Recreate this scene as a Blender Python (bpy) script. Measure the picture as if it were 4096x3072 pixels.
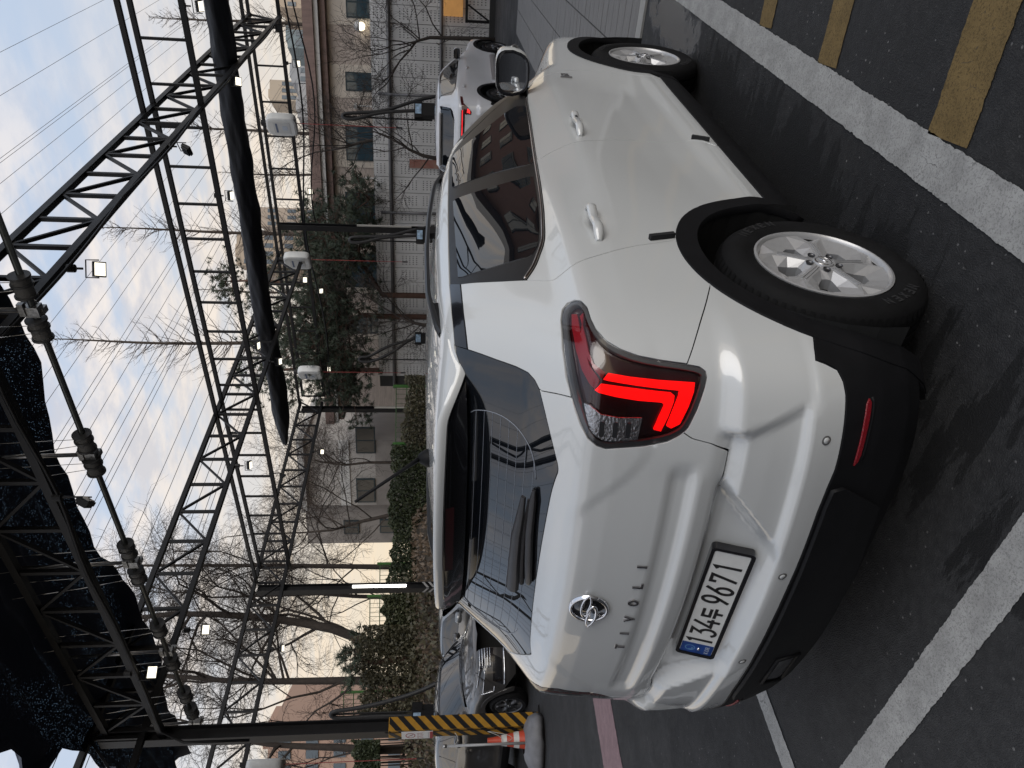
import bpy, bmesh, math, random
import numpy as np
from mathutils import Vector, Matrix
from mathutils.geometry import delaunay_2d_cdt
R_ = math.radians
for o in list(bpy.data.objects):
    bpy.data.objects.remove(o)
scene = bpy.context.scene
# ---------------------------------------------------------------- camera (a phone held upright, its picture lying on its side)
CAM = np.array([1.87909, -1.95763, 1.52288]); YAW, PITCH, ROLL, FPX = -.656907, -.098308, .008657, 2870.88
def cam_axes():
    f = np.array([math.sin(YAW)*math.cos(PITCH), math.cos(YAW)*math.cos(PITCH), math.sin(PITCH)])
    r = np.array([math.cos(YAW), -math.sin(YAW), 0.]); u = np.cross(r, f); c, s = math.cos(ROLL), math.sin(ROLL)
    return f, c*r+s*u, -s*r+c*u
CF, CR, CU = cam_axes()
cam_data = bpy.data.cameras.new('camera'); cam = bpy.data.objects.new('camera', cam_data); scene.collection.objects.link(cam)
cam_data.sensor_fit = 'HORIZONTAL'; cam_data.sensor_width = 36.; cam_data.lens = 36.*FPX/4096.
cam_data.clip_start = .05; cam_data.clip_end = 5000.
# image right = world down, image up = world right
_x, _y, _z = -CU, CR, -CF
cam.matrix_world = Matrix(((_x[0], _y[0], _z[0], CAM[0]), (_x[1], _y[1], _z[1], CAM[1]), (_x[2], _y[2], _z[2], CAM[2]), (0, 0, 0, 1)))
scene.camera = cam
def at(px, py, depth):
    """world point seen at photograph pixel (px, py), that far along the lens axis"""
    return CAM+depth*(CF+CR*((1536-py)/FPX)-CU*((px-2048)/FPX))
def at_plane(px, py, ax, c):
    d = CF+CR*((1536-py)/FPX)-CU*((px-2048)/FPX); return CAM+d*((c-CAM[ax])/d[ax])
# ---------------------------------------------------------------- sky and light
SUN_EL, SUN_AZ = R_(24), R_(100)          # low veiled sun behind the camera to the right (azimuth from +y towards +x)
world = bpy.data.worlds.new('World'); scene.world = world; world.use_nodes = True
nt = world.node_tree; nt.nodes.clear()
def wn(t, **kw):
    n = nt.nodes.new(t)
    for k, v in kw.items():
        setattr(n, k, v)
    return n
sky = wn('ShaderNodeTexSky', sky_type='NISHITA'); sky.sun_disc = False; sky.sun_elevation = SUN_EL; sky.sun_rotation = SUN_AZ
sky.air_density = 1.; sky.dust_density = 1.6; sky.ozone_density = 2.
geo = wn('ShaderNodeNewGeometry'); tc = wn('ShaderNodeTexCoord')
sep = wn('ShaderNodeSeparateXYZ'); nt.links.new(tc.outputs['Generated'], sep.inputs[0])
zc = wn('ShaderNodeMath', operation='MAXIMUM'); zc.inputs[1].default_value = .06; nt.links.new(sep.outputs['Z'], zc.inputs[0])
dx = wn('ShaderNodeMath', operation='DIVIDE'); dy = wn('ShaderNodeMath', operation='DIVIDE')
nt.links.new(sep.outputs['X'], dx.inputs[0]); nt.links.new(zc.outputs[0], dx.inputs[1]); nt.links.new(sep.outputs['Y'], dy.inputs[0]); nt.links.new(zc.outputs[0], dy.inputs[1])
cmb = wn('ShaderNodeCombineXYZ'); nt.links.new(dx.outputs[0], cmb.inputs[0]); nt.links.new(dy.outputs[0], cmb.inputs[1])
def cloud(scale, detail, rough, lo, hi, loc, sx=1., sy=1.):
    mp = wn('ShaderNodeMapping'); mp.inputs['Location'].default_value = loc; mp.inputs['Scale'].default_value = (sx, sy, 1); mp.inputs['Rotation'].default_value = (0, 0, .5)
    nt.links.new(cmb.outputs[0], mp.inputs['Vector'])
    n = wn('ShaderNodeTexNoise'); n.inputs['Scale'].default_value = scale; n.inputs['Detail'].default_value = detail; n.inputs['Roughness'].default_value = rough
    nt.links.new(mp.outputs[0], n.inputs['Vector'])
    r = wn('ShaderNodeMapRange', interpolation_type='SMOOTHSTEP'); r.inputs['From Min'].default_value = lo; r.inputs['From Max'].default_value = hi
    nt.links.new(n.outputs['Fac'], r.inputs['Value']); return r.outputs['Result']
cov = cloud(.42, 3, .5, .34, .56, (3.3, 1.6, 0))          # where the broken cloud layer lies
puf = cloud(3.4, 8, .55, .32, .60, (.4, 2.2, 0), .8, 1.3)          # its small puffs
mul = wn('ShaderNodeMath', operation='MULTIPLY'); nt.links.new(cov, mul.inputs[0]); nt.links.new(puf, mul.inputs[1])
mul2 = wn('ShaderNodeMath', operation='MULTIPLY'); nt.links.new(mul.outputs[0], mul2.inputs[0]); mul2.inputs[1].default_value = .95
shade = cloud(4.6, 7, .6, .36, .62, (7.1, .2, 0))
ccol = wn('ShaderNodeMix', data_type='RGBA'); nt.links.new(shade, ccol.inputs['Factor'])
ccol.inputs['A'].default_value = (4.3, 4.4, 4.9, 1); ccol.inputs['B'].default_value = (6.3, 5.85, 5.6, 1)
# thin bright haze towards the horizon
hz = wn('ShaderNodeMapRange', interpolation_type='SMOOTHSTEP'); hz.inputs['From Min'].default_value = .50; hz.inputs['From Max'].default_value = -.02
nt.links.new(sep.outputs['Z'], hz.inputs['Value'])
hmul = wn('ShaderNodeMath', operation='MULTIPLY'); nt.links.new(hz.outputs[0], hmul.inputs[0]); hmul.inputs[1].default_value = .92
base = wn('ShaderNodeMix', data_type='RGBA'); base.inputs['Factor'].default_value = .8
nt.links.new(sky.outputs[0], base.inputs['A']); base.inputs['B'].default_value = (4.0, 4.8, 6.0, 1)
mixc = wn('ShaderNodeMix', data_type='RGBA'); nt.links.new(mul2.outputs[0], mixc.inputs['Factor']); nt.links.new(base.outputs['Result'], mixc.inputs['A']); nt.links.new(ccol.outputs['Result'], mixc.inputs['B'])
mixh = wn('ShaderNodeMix', data_type='RGBA'); nt.links.new(hmul.outputs[0], mixh.inputs['Factor']); nt.links.new(mixc.outputs['Result'], mixh.inputs['A']); mixh.inputs['B'].default_value = (6.5, 5.3, 3.7, 1)
bg = wn('ShaderNodeBackground'); bg.inputs['Strength'].default_value = .13
wo = wn('ShaderNodeOutputWorld'); nt.links.new(mixh.outputs['Result'], bg.inputs['Color']); nt.links.new(bg.outputs[0], wo.inputs['Surface'])
sun_data = bpy.data.lights.new('sun', 'SUN'); sun = bpy.data.objects.new('sun', sun_data); scene.collection.objects.link(sun)
sun_data.energy = 1.4; sun_data.angle = R_(40); sun_data.color = (1., .97, .93)
_sd = Vector((math.sin(SUN_AZ)*math.cos(SUN_EL), math.cos(SUN_AZ)*math.cos(SUN_EL), math.sin(SUN_EL)))
sun.rotation_euler = (-_sd).to_track_quat('-Z', 'Y').to_euler(); sun.location = (20, -20, 30)
vs = scene.view_settings; vs.view_transform = 'Standard'; vs.look = 'None'; vs.gamma = 1.; vs.exposure = .2; vs.use_curve_mapping = False
scene.render.engine = 'CYCLES'; scene.cycles.max_bounces = 6; scene.cycles.transparent_max_bounces = 12; scene.cycles.use_denoising = True
scene.cycles.caustics_reflective = False; scene.cycles.caustics_refractive = False; scene.cycles.sample_clamp_indirect = 6.

# ---------------------------------------------------------------- helpers
COL = scene.collection
MATS = {}
def mat(name, col, rough=.5, metal=0., coat=0., coat_rough=.03, spec=.5, noise=0., nscale=6., rnoise=0., bump=0., bscale=80., emit=None, estr=0., alpha=None, ndetail=6., stretch=None, col2=None, sheen=0.):
    """principled material with procedural colour, gloss and relief variation"""
    if name in MATS:
        return MATS[name]
    m = bpy.data.materials.new(name); m.use_nodes = True; t = m.node_tree; b = t.nodes['Principled BSDF']
    c = (*col, 1.); b.inputs['Base Color'].default_value = c; b.inputs['Roughness'].default_value = rough; b.inputs['Metallic'].default_value = metal
    b.inputs['Coat Weight'].default_value = coat; b.inputs['Coat Roughness'].default_value = coat_rough; b.inputs['Specular IOR Level'].default_value = spec
    if emit:
        b.inputs['Emission Color'].default_value = (*emit, 1.); b.inputs['Emission Strength'].default_value = estr
    if noise or rnoise or bump:
        g = t.nodes.new('ShaderNodeTexCoord'); mp = t.nodes.new('ShaderNodeMapping'); t.links.new(g.outputs['Object'], mp.inputs['Vector'])
        if stretch:
            mp.inputs['Scale'].default_value = stretch
        n = t.nodes.new('ShaderNodeTexNoise'); n.inputs['Scale'].default_value = nscale; n.inputs['Detail'].default_value = ndetail; n.inputs['Roughness'].default_value = .6
        t.links.new(mp.outputs[0], n.inputs['Vector'])
        if noise:
            mx = t.nodes.new('ShaderNodeMix'); mx.data_type = 'RGBA'; t.links.new(n.outputs['Fac'], mx.inputs['Factor'])
            d = col2 if col2 else tuple(max(0, v*(1-noise)) for v in col)
            u = col if col2 else tuple(min(1, v*(1+noise)) for v in col)
            mx.inputs['A'].default_value = (*d, 1); mx.inputs['B'].default_value = (*u, 1)
            rg = t.nodes.new('ShaderNodeMapRange'); rg.inputs['From Min'].default_value = .3; rg.inputs['From Max'].default_value = .7
            t.links.new(n.outputs['Fac'], rg.inputs['Value']); t.links.new(rg.outputs[0], mx.inputs['Factor']); t.links.new(mx.outputs['Result'], b.inputs['Base Color'])
        if rnoise:
            rg = t.nodes.new('ShaderNodeMapRange'); rg.inputs['To Min'].default_value = max(.01, rough-rnoise); rg.inputs['To Max'].default_value = min(1, rough+rnoise)
            t.links.new(n.outputs['Fac'], rg.inputs['Value']); t.links.new(rg.outputs[0], b.inputs['Roughness'])
        if bump:
            n2 = t.nodes.new('ShaderNodeTexNoise'); n2.inputs['Scale'].default_value = bscale; n2.inputs['Detail'].default_value = 5; t.links.new(mp.outputs[0], n2.inputs['Vector'])
            bp = t.nodes.new('ShaderNodeBump'); bp.inputs['Strength'].default_value = bump; bp.inputs['Distance'].default_value = .01; t.links.new(n2.outputs['Fac'], bp.inputs['Height']); t.links.new(bp.outputs[0], b.inputs['Normal'])
    MATS[name] = m; return m
def clear_lens(name, tint=(.9, .9, .9), ior=1.5, base=.02):
    """thin clear plastic or glass: see-through with a fresnel reflection"""
    if name in MATS:
        return MATS[name]
    m = bpy.data.materials.new(name); m.use_nodes = True; t = m.node_tree; t.nodes.clear()
    tr = t.nodes.new('ShaderNodeBsdfTransparent'); tr.inputs[0].default_value = (*tint, 1); gl = t.nodes.new('ShaderNodeBsdfGlossy'); gl.inputs['Roughness'].default_value = base
    fr = t.nodes.new('ShaderNodeFresnel'); fr.inputs['IOR'].default_value = ior; mx = t.nodes.new('ShaderNodeMixShader'); o = t.nodes.new('ShaderNodeOutputMaterial')
    t.links.new(fr.outputs[0], mx.inputs[0]); t.links.new(tr.outputs[0], mx.inputs[1]); t.links.new(gl.outputs[0], mx.inputs[2]); t.links.new(mx.outputs[0], o.inputs['Surface'])
    MATS[name] = m; return m
def lit(name, col, strength):
    if name in MATS:
        return MATS[name]
    m = bpy.data.materials.new(name); m.use_nodes = True; b = m.node_tree.nodes['Principled BSDF']; b.inputs['Base Color'].default_value = (*col, 1)
    b.inputs['Emission Color'].default_value = (*col, 1); b.inputs['Emission Strength'].default_value = strength; b.inputs['Roughness'].default_value = .25
    MATS[name] = m; return m
def tag(o, label=None, cat=None, group=None, kind=None):
    if label: o['label'] = label
    if cat: o['category'] = cat
    if group: o['group'] = group
    if kind: o['kind'] = kind
    return o
def thing(name, label, cat, loc=(0, 0, 0), rz=0., group=None):
    o = bpy.data.objects.new(name, None); COL.objects.link(o); o.location = loc; o.rotation_euler = (0, 0, rz); o.empty_display_size = .2
    return tag(o, label, cat, group)
ORG = {}
def link_mesh(name, me, parent=None):
    o = bpy.data.objects.new(name, me); COL.objects.link(o)
    if parent is not None:
        o.parent = parent
    return o
def new_obj(name, V, Fc, material, parent=None, smooth=False, normals=None, org=None, auto=None):
    """one mesh object; org = world position of the parent thing when V is given in world coordinates"""
    V = np.asarray(V, float).reshape(-1, 3)
    if org is not None:
        V = V-np.asarray(org, float)
    me = bpy.data.meshes.new(name); me.from_pydata(V.tolist(), [], [list(map(int, f)) for f in Fc])
    if smooth or normals is not None:
        me.polygons.foreach_set('use_smooth', [True]*len(me.polygons))
    if auto is not None:
        me.set_sharp_from_angle(angle=R_(auto))
    if normals is not None:
        me.normals_split_custom_set_from_vertices(np.asarray(normals).tolist())
    me.materials.append(material)
    return link_mesh(name, me, parent)
class MB:
    """collects simple shapes for one mesh"""
    def __init__(s): s.V = []; s.F = []
    def add(s, V, Fc):
        n = len(s.V); s.V += [tuple(map(float, v)) for v in V]; s.F += [tuple(int(i)+n for i in f) for f in Fc]; return s
    def box(s, c, d, rz=0., rot=None):
        hx, hy, hz = d[0]/2, d[1]/2, d[2]/2
        M = rot if rot is not None else Matrix.Rotation(rz, 3, 'Z')
        V = [M@Vector((x*hx, y*hy, z*hz))+Vector(c) for x in (-1, 1) for y in (-1, 1) for z in (-1, 1)]
        return s.add(V, [(0, 1, 3, 2), (4, 6, 7, 5), (0, 4, 5, 1), (2, 3, 7, 6), (0, 2, 6, 4), (1, 5, 7, 3)])
    def bar(s, a, b, w, h=None, up=(0, 0, 1)):
        """rectangular bar from a to b"""
        h = w if h is None else h; a = Vector(a); b = Vector(b); d = (b-a).normalized(); u = Vector(up)
        if abs(d.dot(u)) > .99: u = Vector((1, 0, 0))
        r = d.cross(u).normalized(); u = r.cross(d).normalized()
        V = [p+r*(sx*w/2)+u*(su*h/2) for p in (a, b) for sx, su in ((-1, -1), (1, -1), (1, 1), (-1, 1))]
        return s.add(V, [(0, 1, 2, 3), (7, 6, 5, 4), (0, 4, 5, 1), (1, 5, 6, 2), (2, 6, 7, 3), (3, 7, 4, 0)])
    def tube(s, pts, r, n=8, cap=True):
        pts = [Vector(p) for p in pts]; rr = r if hasattr(r, '__len__') else [r]*len(pts)
        prev = None; rings = []
        for i, p in enumerate(pts):
            d = (pts[min(i+1, len(pts)-1)]-pts[max(i-1, 0)])
            d = d.normalized() if d.length > 1e-9 else Vector((0, 0, 1))
            if prev is None:
                u = Vector((0, 0, 1)) if abs(d.z) < .9 else Vector((1, 0, 0)); u = d.cross(u).normalized()
            else:
                u = prev-d*prev.dot(d); u = u.normalized() if u.length > 1e-6 else d.orthogonal().normalized()
            prev = u; v = d.cross(u)
            rings.append([p+(u*math.cos(2*math.pi*k/n)+v*math.sin(2*math.pi*k/n))*rr[i] for k in range(n)])
        V = [q for g in rings for q in g]; Fc = []
        for i in range(len(pts)-1):
            for k in range(n):
                a = i*n+k; b = i*n+(k+1) % n; Fc.append((a, b, b+n, a+n))
        if cap:
            Fc.append(tuple(range(n-1, -1, -1))); Fc.append(tuple(range((len(pts)-1)*n, len(pts)*n)))
        return s.add(V, Fc)
    def lathe(s, prof, axis='Z', c=(0, 0, 0), n=24, close=False, rot=None):
        """prof = (radius, height) pairs turned round an axis through c"""
        V = []; m = len(prof)
        for k in range(n):
            a = 2*math.pi*k/n
            for r, h in prof:
                p = Vector((r*math.cos(a), r*math.sin(a), h))
                if axis == 'X': p = Vector((p.z, p.x, p.y))
                elif axis == 'Y': p = Vector((p.x, p.z, p.y))
                if rot is not None: p = rot@p
                V.append(p+Vector(c))
        Fc = []
        for k in range(n):
            k2 = (k+1) % n
            for i in range(m-1 if not close else m):
                j = (i+1) % m; Fc.append((k*m+i, k2*m+i, k2*m+j, k*m+j))
        return s.add(V, Fc)
    def prism(s, poly, a, b, plane='XY'):
        """2-d outline extruded from a to b"""
        n = len(poly)
        def P(u, v, w): return {'XY': (u, v, w), 'XZ': (u, w, v), 'YZ': (w, u, v)}[plane]
        V = [P(u, v, a) for u, v in poly]+[P(u, v, b) for u, v in poly]
        return s.add(V, [tuple(range(n-1, -1, -1)), tuple(range(n, 2*n))]+[(i, (i+1) % n, n+(i+1) % n, n+i) for i in range(n)])
    def build(s, name, material, parent=None, smooth=False, org=None, auto=None):
        return new_obj(name, s.V, s.F, material, parent, smooth or auto is not None, None, org, auto)
def dup(root, loc=None, rz=None, parent=None):
    r = root.copy(); COL.objects.link(r)
    if parent is not None: r.parent = parent
    if loc is not None: r.location = loc
    if rz is not None: r.rotation_euler = (0, 0, rz)
    for ch in list(root.children):
        dup(ch, parent=r)
    return r
def in_poly(P, poly):
    x, y = P[:, 0], P[:, 1]; ins = np.zeros(len(P), bool); q = np.asarray(poly)
    for (x1, y1), (x2, y2) in zip(q, np.roll(q, -1, 0)):
        c = ((y1 > y) != (y2 > y)) & (x < (x2-x1)*(y-y1)/((y2-y1) if y2 != y1 else 1e-12)+x1); ins ^= c
    return ins
def densify(poly, res, closed=True):
    q = [tuple(p) for p in poly]; out = []
    for i in range(len(q) if closed else len(q)-1):
        a, b = np.array(q[i]), np.array(q[(i+1) % len(q)]); n = max(1, int(math.ceil(np.linalg.norm(b-a)/res)))
        out += [tuple(a+(b-a)*k/n) for k in range(n)]
    if not closed: out.append(q[-1])
    return out
def smooth_poly(poly, it=2, closed=True):
    """Chaikin corner cutting"""
    q = [np.array(p, float) for p in poly]
    for _ in range(it):
        n = []
        for i in range(len(q) if closed else len(q)-1):
            a, b = q[i], q[(i+1) % len(q)]; n += [a*.75+b*.25, a*.25+b*.75]
        if not closed: n = [q[0]]+n+[q[-1]]
        q = n
    return [tuple(p) for p in q]
def inset(poly, d):
    q = np.array(poly, float); ar = .5*np.sum(q[:, 0]*np.roll(q[:, 1], -1)-np.roll(q[:, 0], -1)*q[:, 1]); sg = 1 if ar > 0 else -1
    pv, nx = np.roll(q, 1, 0), np.roll(q, -1, 0); t1 = q-pv; t2 = nx-q
    t1 /= np.maximum(np.linalg.norm(t1, axis=1, keepdims=True), 1e-9); t2 /= np.maximum(np.linalg.norm(t2, axis=1, keepdims=True), 1e-9)
    n = np.stack([-(t1+t2)[:, 1], (t1+t2)[:, 0]], 1); l = np.linalg.norm(n, axis=1, keepdims=True); n = n/np.maximum(l, 1e-6)
    c = np.clip((t1*t2).sum(1), -1, 1); k = 1/np.maximum(np.sqrt((1+c)/2), .45)
    return [tuple(v) for v in q+n*(sg*d*k)[:, None]]
def fill(poly, holes=(), res=.02, jit=0.):
    """triangulate an outline with holes and an inner grid -> 2-d points, triangles, boundary edges"""
    loops = [densify(poly, res)]+[densify(h, res) for h in holes]; V = []; Ed = []
    for l in loops:
        n = len(V); V += l; Ed += [(n+i, n+(i+1) % len(l)) for i in range(len(l))]
    B = np.array(V); lo, hi = B.min(0), B.max(0)
    gx = np.arange(lo[0]+res*.5, hi[0], res); gy = np.arange(lo[1]+res*.5, hi[1], res)
    G = np.array([(x+(res*.5 if j % 2 else 0), y) for j, y in enumerate(gy) for x in gx]) if len(gx) and len(gy) else np.zeros((0, 2))
    if len(G):
        k = in_poly(G, loops[0])
        for h in loops[1:]: k &= ~in_poly(G, h)
        G = G[k]
        if len(G):
            d = np.full(len(G), 9.)
            for i in range(0, len(B), 256):
                d = np.minimum(d, np.sqrt(((G[:, None]-B[None, i:i+256])**2).sum(2)).min(1))
            G = G[d > res*.45]
    V2 = [Vector((float(a), float(b))) for a, b in V]+[Vector((float(a), float(b))) for a, b in G]
    ov, oe, of, *_ = delaunay_2d_cdt(V2, Ed, [], 0, 1e-7)
    P = np.array([(v.x, v.y) for v in ov]); T = np.array([f for f in of if len(f) == 3])
    cen = P[T].mean(1); k = in_poly(cen, loops[0])
    for h in loops[1:]: k &= ~in_poly(cen, h)
    T = T[k]; a = P[T[:, 1]]-P[T[:, 0]]; b = P[T[:, 2]]-P[T[:, 0]]; fl = (a[:, 0]*b[:, 1]-a[:, 1]*b[:, 0]) < 0
    T[fl] = T[fl][:, ::-1]
    ec = {}
    for t in T:
        for i in range(3):
            e = (t[i], t[(i+1) % 3]); ec[tuple(sorted(e))] = None if tuple(sorted(e)) in ec else e
    bd = [e for e in ec.values() if e]
    return P, T, bd
# ---------------------------------------------------------------- car body surface (metres, rear axle at y=0, nose towards +y)
def table(pts, sig=0.010, lo=0.0, hi=1.9, n=3801):
    """smoothed piecewise-linear lookup"""
    p = np.array(pts, float); g = np.linspace(lo, hi, n); v = np.interp(g, p[:, 0], p[:, 1])
    d = g[1]-g[0]; k = int(4*sig/d)
    if k > 0:
        w = np.exp(-0.5*(np.arange(-k, k+1)*d/sig)**2); w /= w.sum()
        v = np.convolve(np.pad(v, k, mode='edge'), w, 'valid')
    return lambda q: np.interp(q, g, v)
def sst(a, b, x):
    t = np.clip((x-a)/(b-a), 0, 1); return t*t*(3-2*t)
def smax(a, b, k):
    h = np.maximum(k-np.abs(a-b), 0)/k
    return np.maximum(a, b)+h*h*h*k/6
W_MID = table([(.10,.70),(.16,.80),(.26,.855),(.34,.872),(.405,.878),(.47,.864),(.58,.860),(.70,.866),(.85,.880),(.95,.889),(.985,.888),(1.03,.876),(1.145,.846),(1.16,.838),(1.30,.792),(1.42,.748),(1.50,.718),(1.54,.702),(1.60,.66)], .012)
W_HAU = table([(.10,.72),(.16,.80),(.26,.855),(.40,.886),(.60,.892),(.75,.892),(.90,.890),(1.02,.889),(1.10,.887),(1.135,.880),(1.165,.858),(1.20,.838),(1.26,.812),(1.30,.795),(1.42,.742),(1.50,.700),(1.54,.672),(1.60,.63)], .010)
W_FEN = table([(.10,.70),(.16,.80),(.26,.86),(.40,.886),(.60,.890),(.75,.888),(.88,.880),(.97,.868),(1.02,.845),(1.08,.80),(1.15,.76),(1.30,.74),(1.5,.70),(1.6,.64)], .014)
def half_width(y, z):
    m, h, f = W_MID(z), W_HAU(z), W_FEN(z)
    a = 1-sst(.05, .95, y); b = sst(1.75, 2.35, y)
    w = m*(1-a)*(1-b)+h*a+f*b
    # rear plan taper, stronger high up
    t = np.maximum(0, .18-y); w = w-(.055+.13*sst(.9, 1.45, z))*t**2
    t = np.maximum(0, y-2.75); w = w-.16*t**2
    # greenhouse: narrows towards the windscreen
    t = np.maximum(0, y-.9); w = w-.020*t**2*sst(1.0, 1.5, z)
    # finger hollows behind the door handles
    w = w-.012*np.exp(-((y-1.20)/.055)**2-((z-.937)/.028)**2)-.012*np.exp(-((y-.205)/.055)**2-((z-1.025)/.028)**2)
    return w
P_OUT = table([(.10,-.52),(.18,-.60),(.26,-.655),(.36,-.690),(.46,-.712),(.53,-.724),(.568,-.729),(.584,-.700),(.66,-.699),(.722,-.695),(.750,-.662),(.80,-.672),(.826,-.676),(.850,-.654),(.885,-.650),(.91,-.658),(.95,-.654),(1.06,-.641),(1.115,-.630),(1.14,-.620),(1.168,-.590),(1.195,-.556),(1.30,-.452),(1.42,-.335),(1.52,-.245),(1.62,-.16)], .0035)
P_IN = table([(.10,-.52),(.18,-.60),(.26,-.655),(.36,-.690),(.46,-.712),(.53,-.722),(.560,-.724),(.580,-.676),(.60,-.660),(.666,-.638),(.72,-.624),(.752,-.628),(.78,-.672),(.80,-.672)], .004)
P_FLAT = table([(.75,-.664),(.80,-.672),(.95,-.656),(1.06,-.641)], .006)
def rear_line(x, z):
    ax = np.abs(x)
    out = P_OUT(z)
    # the groove under the letters ends at the sides
    g = 1-sst(.50, .585, ax)
    out = np.where((z > .765) & (z < .96), P_FLAT(z)*(1-g)+out*g, out)
    # plate pocket with slanted flanks
    edge = .288+(z-.559)*(.472-.288)/(.726-.559)
    pin = (1-sst(-.038, .038, ax-edge))*(1-sst(.745, .790, z))
    prof = out*(1-pin)+P_IN(z)*pin
    # ledges of the bumper run out towards the corners
    ex = .672+.085*np.clip((.74-z)/.18, 0, 1)
    fade = sst(-.026, .026, ax-ex)*sst(.54, .57, z)*(1-sst(.742, .81, z))
    prof = prof*(1-fade)+(-.716)*fade
    bow = .18+.10*sst(1.15, 1.3, z)
    zb = 1.150-.19*sst(.30, .62, ax)
    prof = prof-.0045*sst(-.014, .040, z-zb)*(1-sst(1.150, 1.185, z))*sst(.9, .96, z)
    return prof+bow*ax**2
ROOF = table([(-.7,1.47),(-.45,1.500),(-.2,1.545),(.15,1.580),(.5,1.592),(.8,1.590),(1.1,1.575),(1.35,1.545),(1.5,1.52),(1.62,1.49),(2.12,1.19),(2.26,1.105),(2.40,1.085),(2.7,1.05),(3.0,.995),(3.25,.92),(3.36,.83),(3.44,.70),(3.5,.5)], .03, -.7, 3.5, 4201)
def top_line(x, y):
    return ROOF(y)-(.055*sst(2.4, 1.4, y)+.09*sst(1.4, 2.4, y))*(np.abs(x)/.7)**2.4
NOSE = table([(.1,3.22),(.2,3.33),(.35,3.40),(.55,3.43),(.75,3.42),(.9,3.36),(1.0,3.25),(1.9,3.0)], .02)
def body_f(x, y, z):
    """<0 inside the car body"""
    x = np.abs(x)
    a = x-half_width(y, z)
    b = rear_line(x, z)-y
    k = .34-.10*sst(.95, 1.25, z)
    f = smax(a, b, k)
    c = y-(NOSE(z)-.30*x**2)
    f = smax(f, c, .40)
    t = z-top_line(x, y)
    return smax(f, t*.8, .08)
def body_grad(P, e=1.5e-3):
    x, y, z = P.T
    gx = body_f(x+e, y, z)-body_f(x-e, y, z); gy = body_f(x, y+e, z)-body_f(x, y-e, z); gz = body_f(x, y, z+e)-body_f(x, y, z-e)
    g = np.stack([gx, gy, gz], 1); return g/np.maximum(np.linalg.norm(g, axis=1, keepdims=True), 1e-12)
# unrolled coordinate s: 0 at the middle of the tail, along the tail, round the corner, along the flank
PX, PY, RHO = .30, .35, .80
S1 = PX; S2 = PX+RHO*math.pi/2; YN = 2.55; S3 = S2+YN-PY
def s_of(x, y):
    x = np.asarray(x, float); y = np.asarray(y, float)
    ang = np.arctan2(x-PX, PY-y)
    angn = np.arctan2(y-YN, x-PX)
    return np.where(y >= YN, S3+RHO*np.clip(angn, 0, math.pi/2), np.where(y >= PY, S2+(y-PY), np.where(x <= PX, x, S1+RHO*np.clip(ang, 0, math.pi/2))))
def on_body(s, z):
    """point of the body surface at unrolled coordinate s and height z"""
    s = np.asarray(s, float); z = np.asarray(z, float); sg = np.where(s < 0, -1., 1.); s = np.abs(s)
    th = np.clip((s-S1)/RHO, 0, math.pi/2); tn = np.clip((s-S3)/RHO, 0, math.pi/2)
    ox = np.where(s < S1, s, PX); oy = np.where(s > S3, YN, np.where(s > S2, PY+(s-S2), PY))
    dx = np.where(s < S1, 0, np.where(s > S3, np.cos(tn), np.sin(th))); dy = np.where(s < S1, -1, np.where(s > S3, np.sin(tn), -np.cos(th)))
    lo = np.zeros_like(s); hi = np.full_like(s, 1.6)
    for _ in range(23):
        m = .5*(lo+hi); v = body_f(ox+dx*m, oy+dy*m, z); lo = np.where(v < 0, m, lo); hi = np.where(v < 0, hi, m)
    m = .5*(lo+hi)
    return np.stack([sg*(ox+dx*m), oy+dy*m, z], 1)
def on_roof(x, y):
    x = np.asarray(x, float); y = np.asarray(y, float)
    lo = np.full_like(x, .6); hi = np.full_like(x, 1.75)
    for _ in range(23):
        m = .5*(lo+hi); v = body_f(x, y, m); lo = np.where(v < 0, m, lo); hi = np.where(v < 0, hi, m)
    return np.stack([x, y, .5*(lo+hi)], 1)
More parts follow.
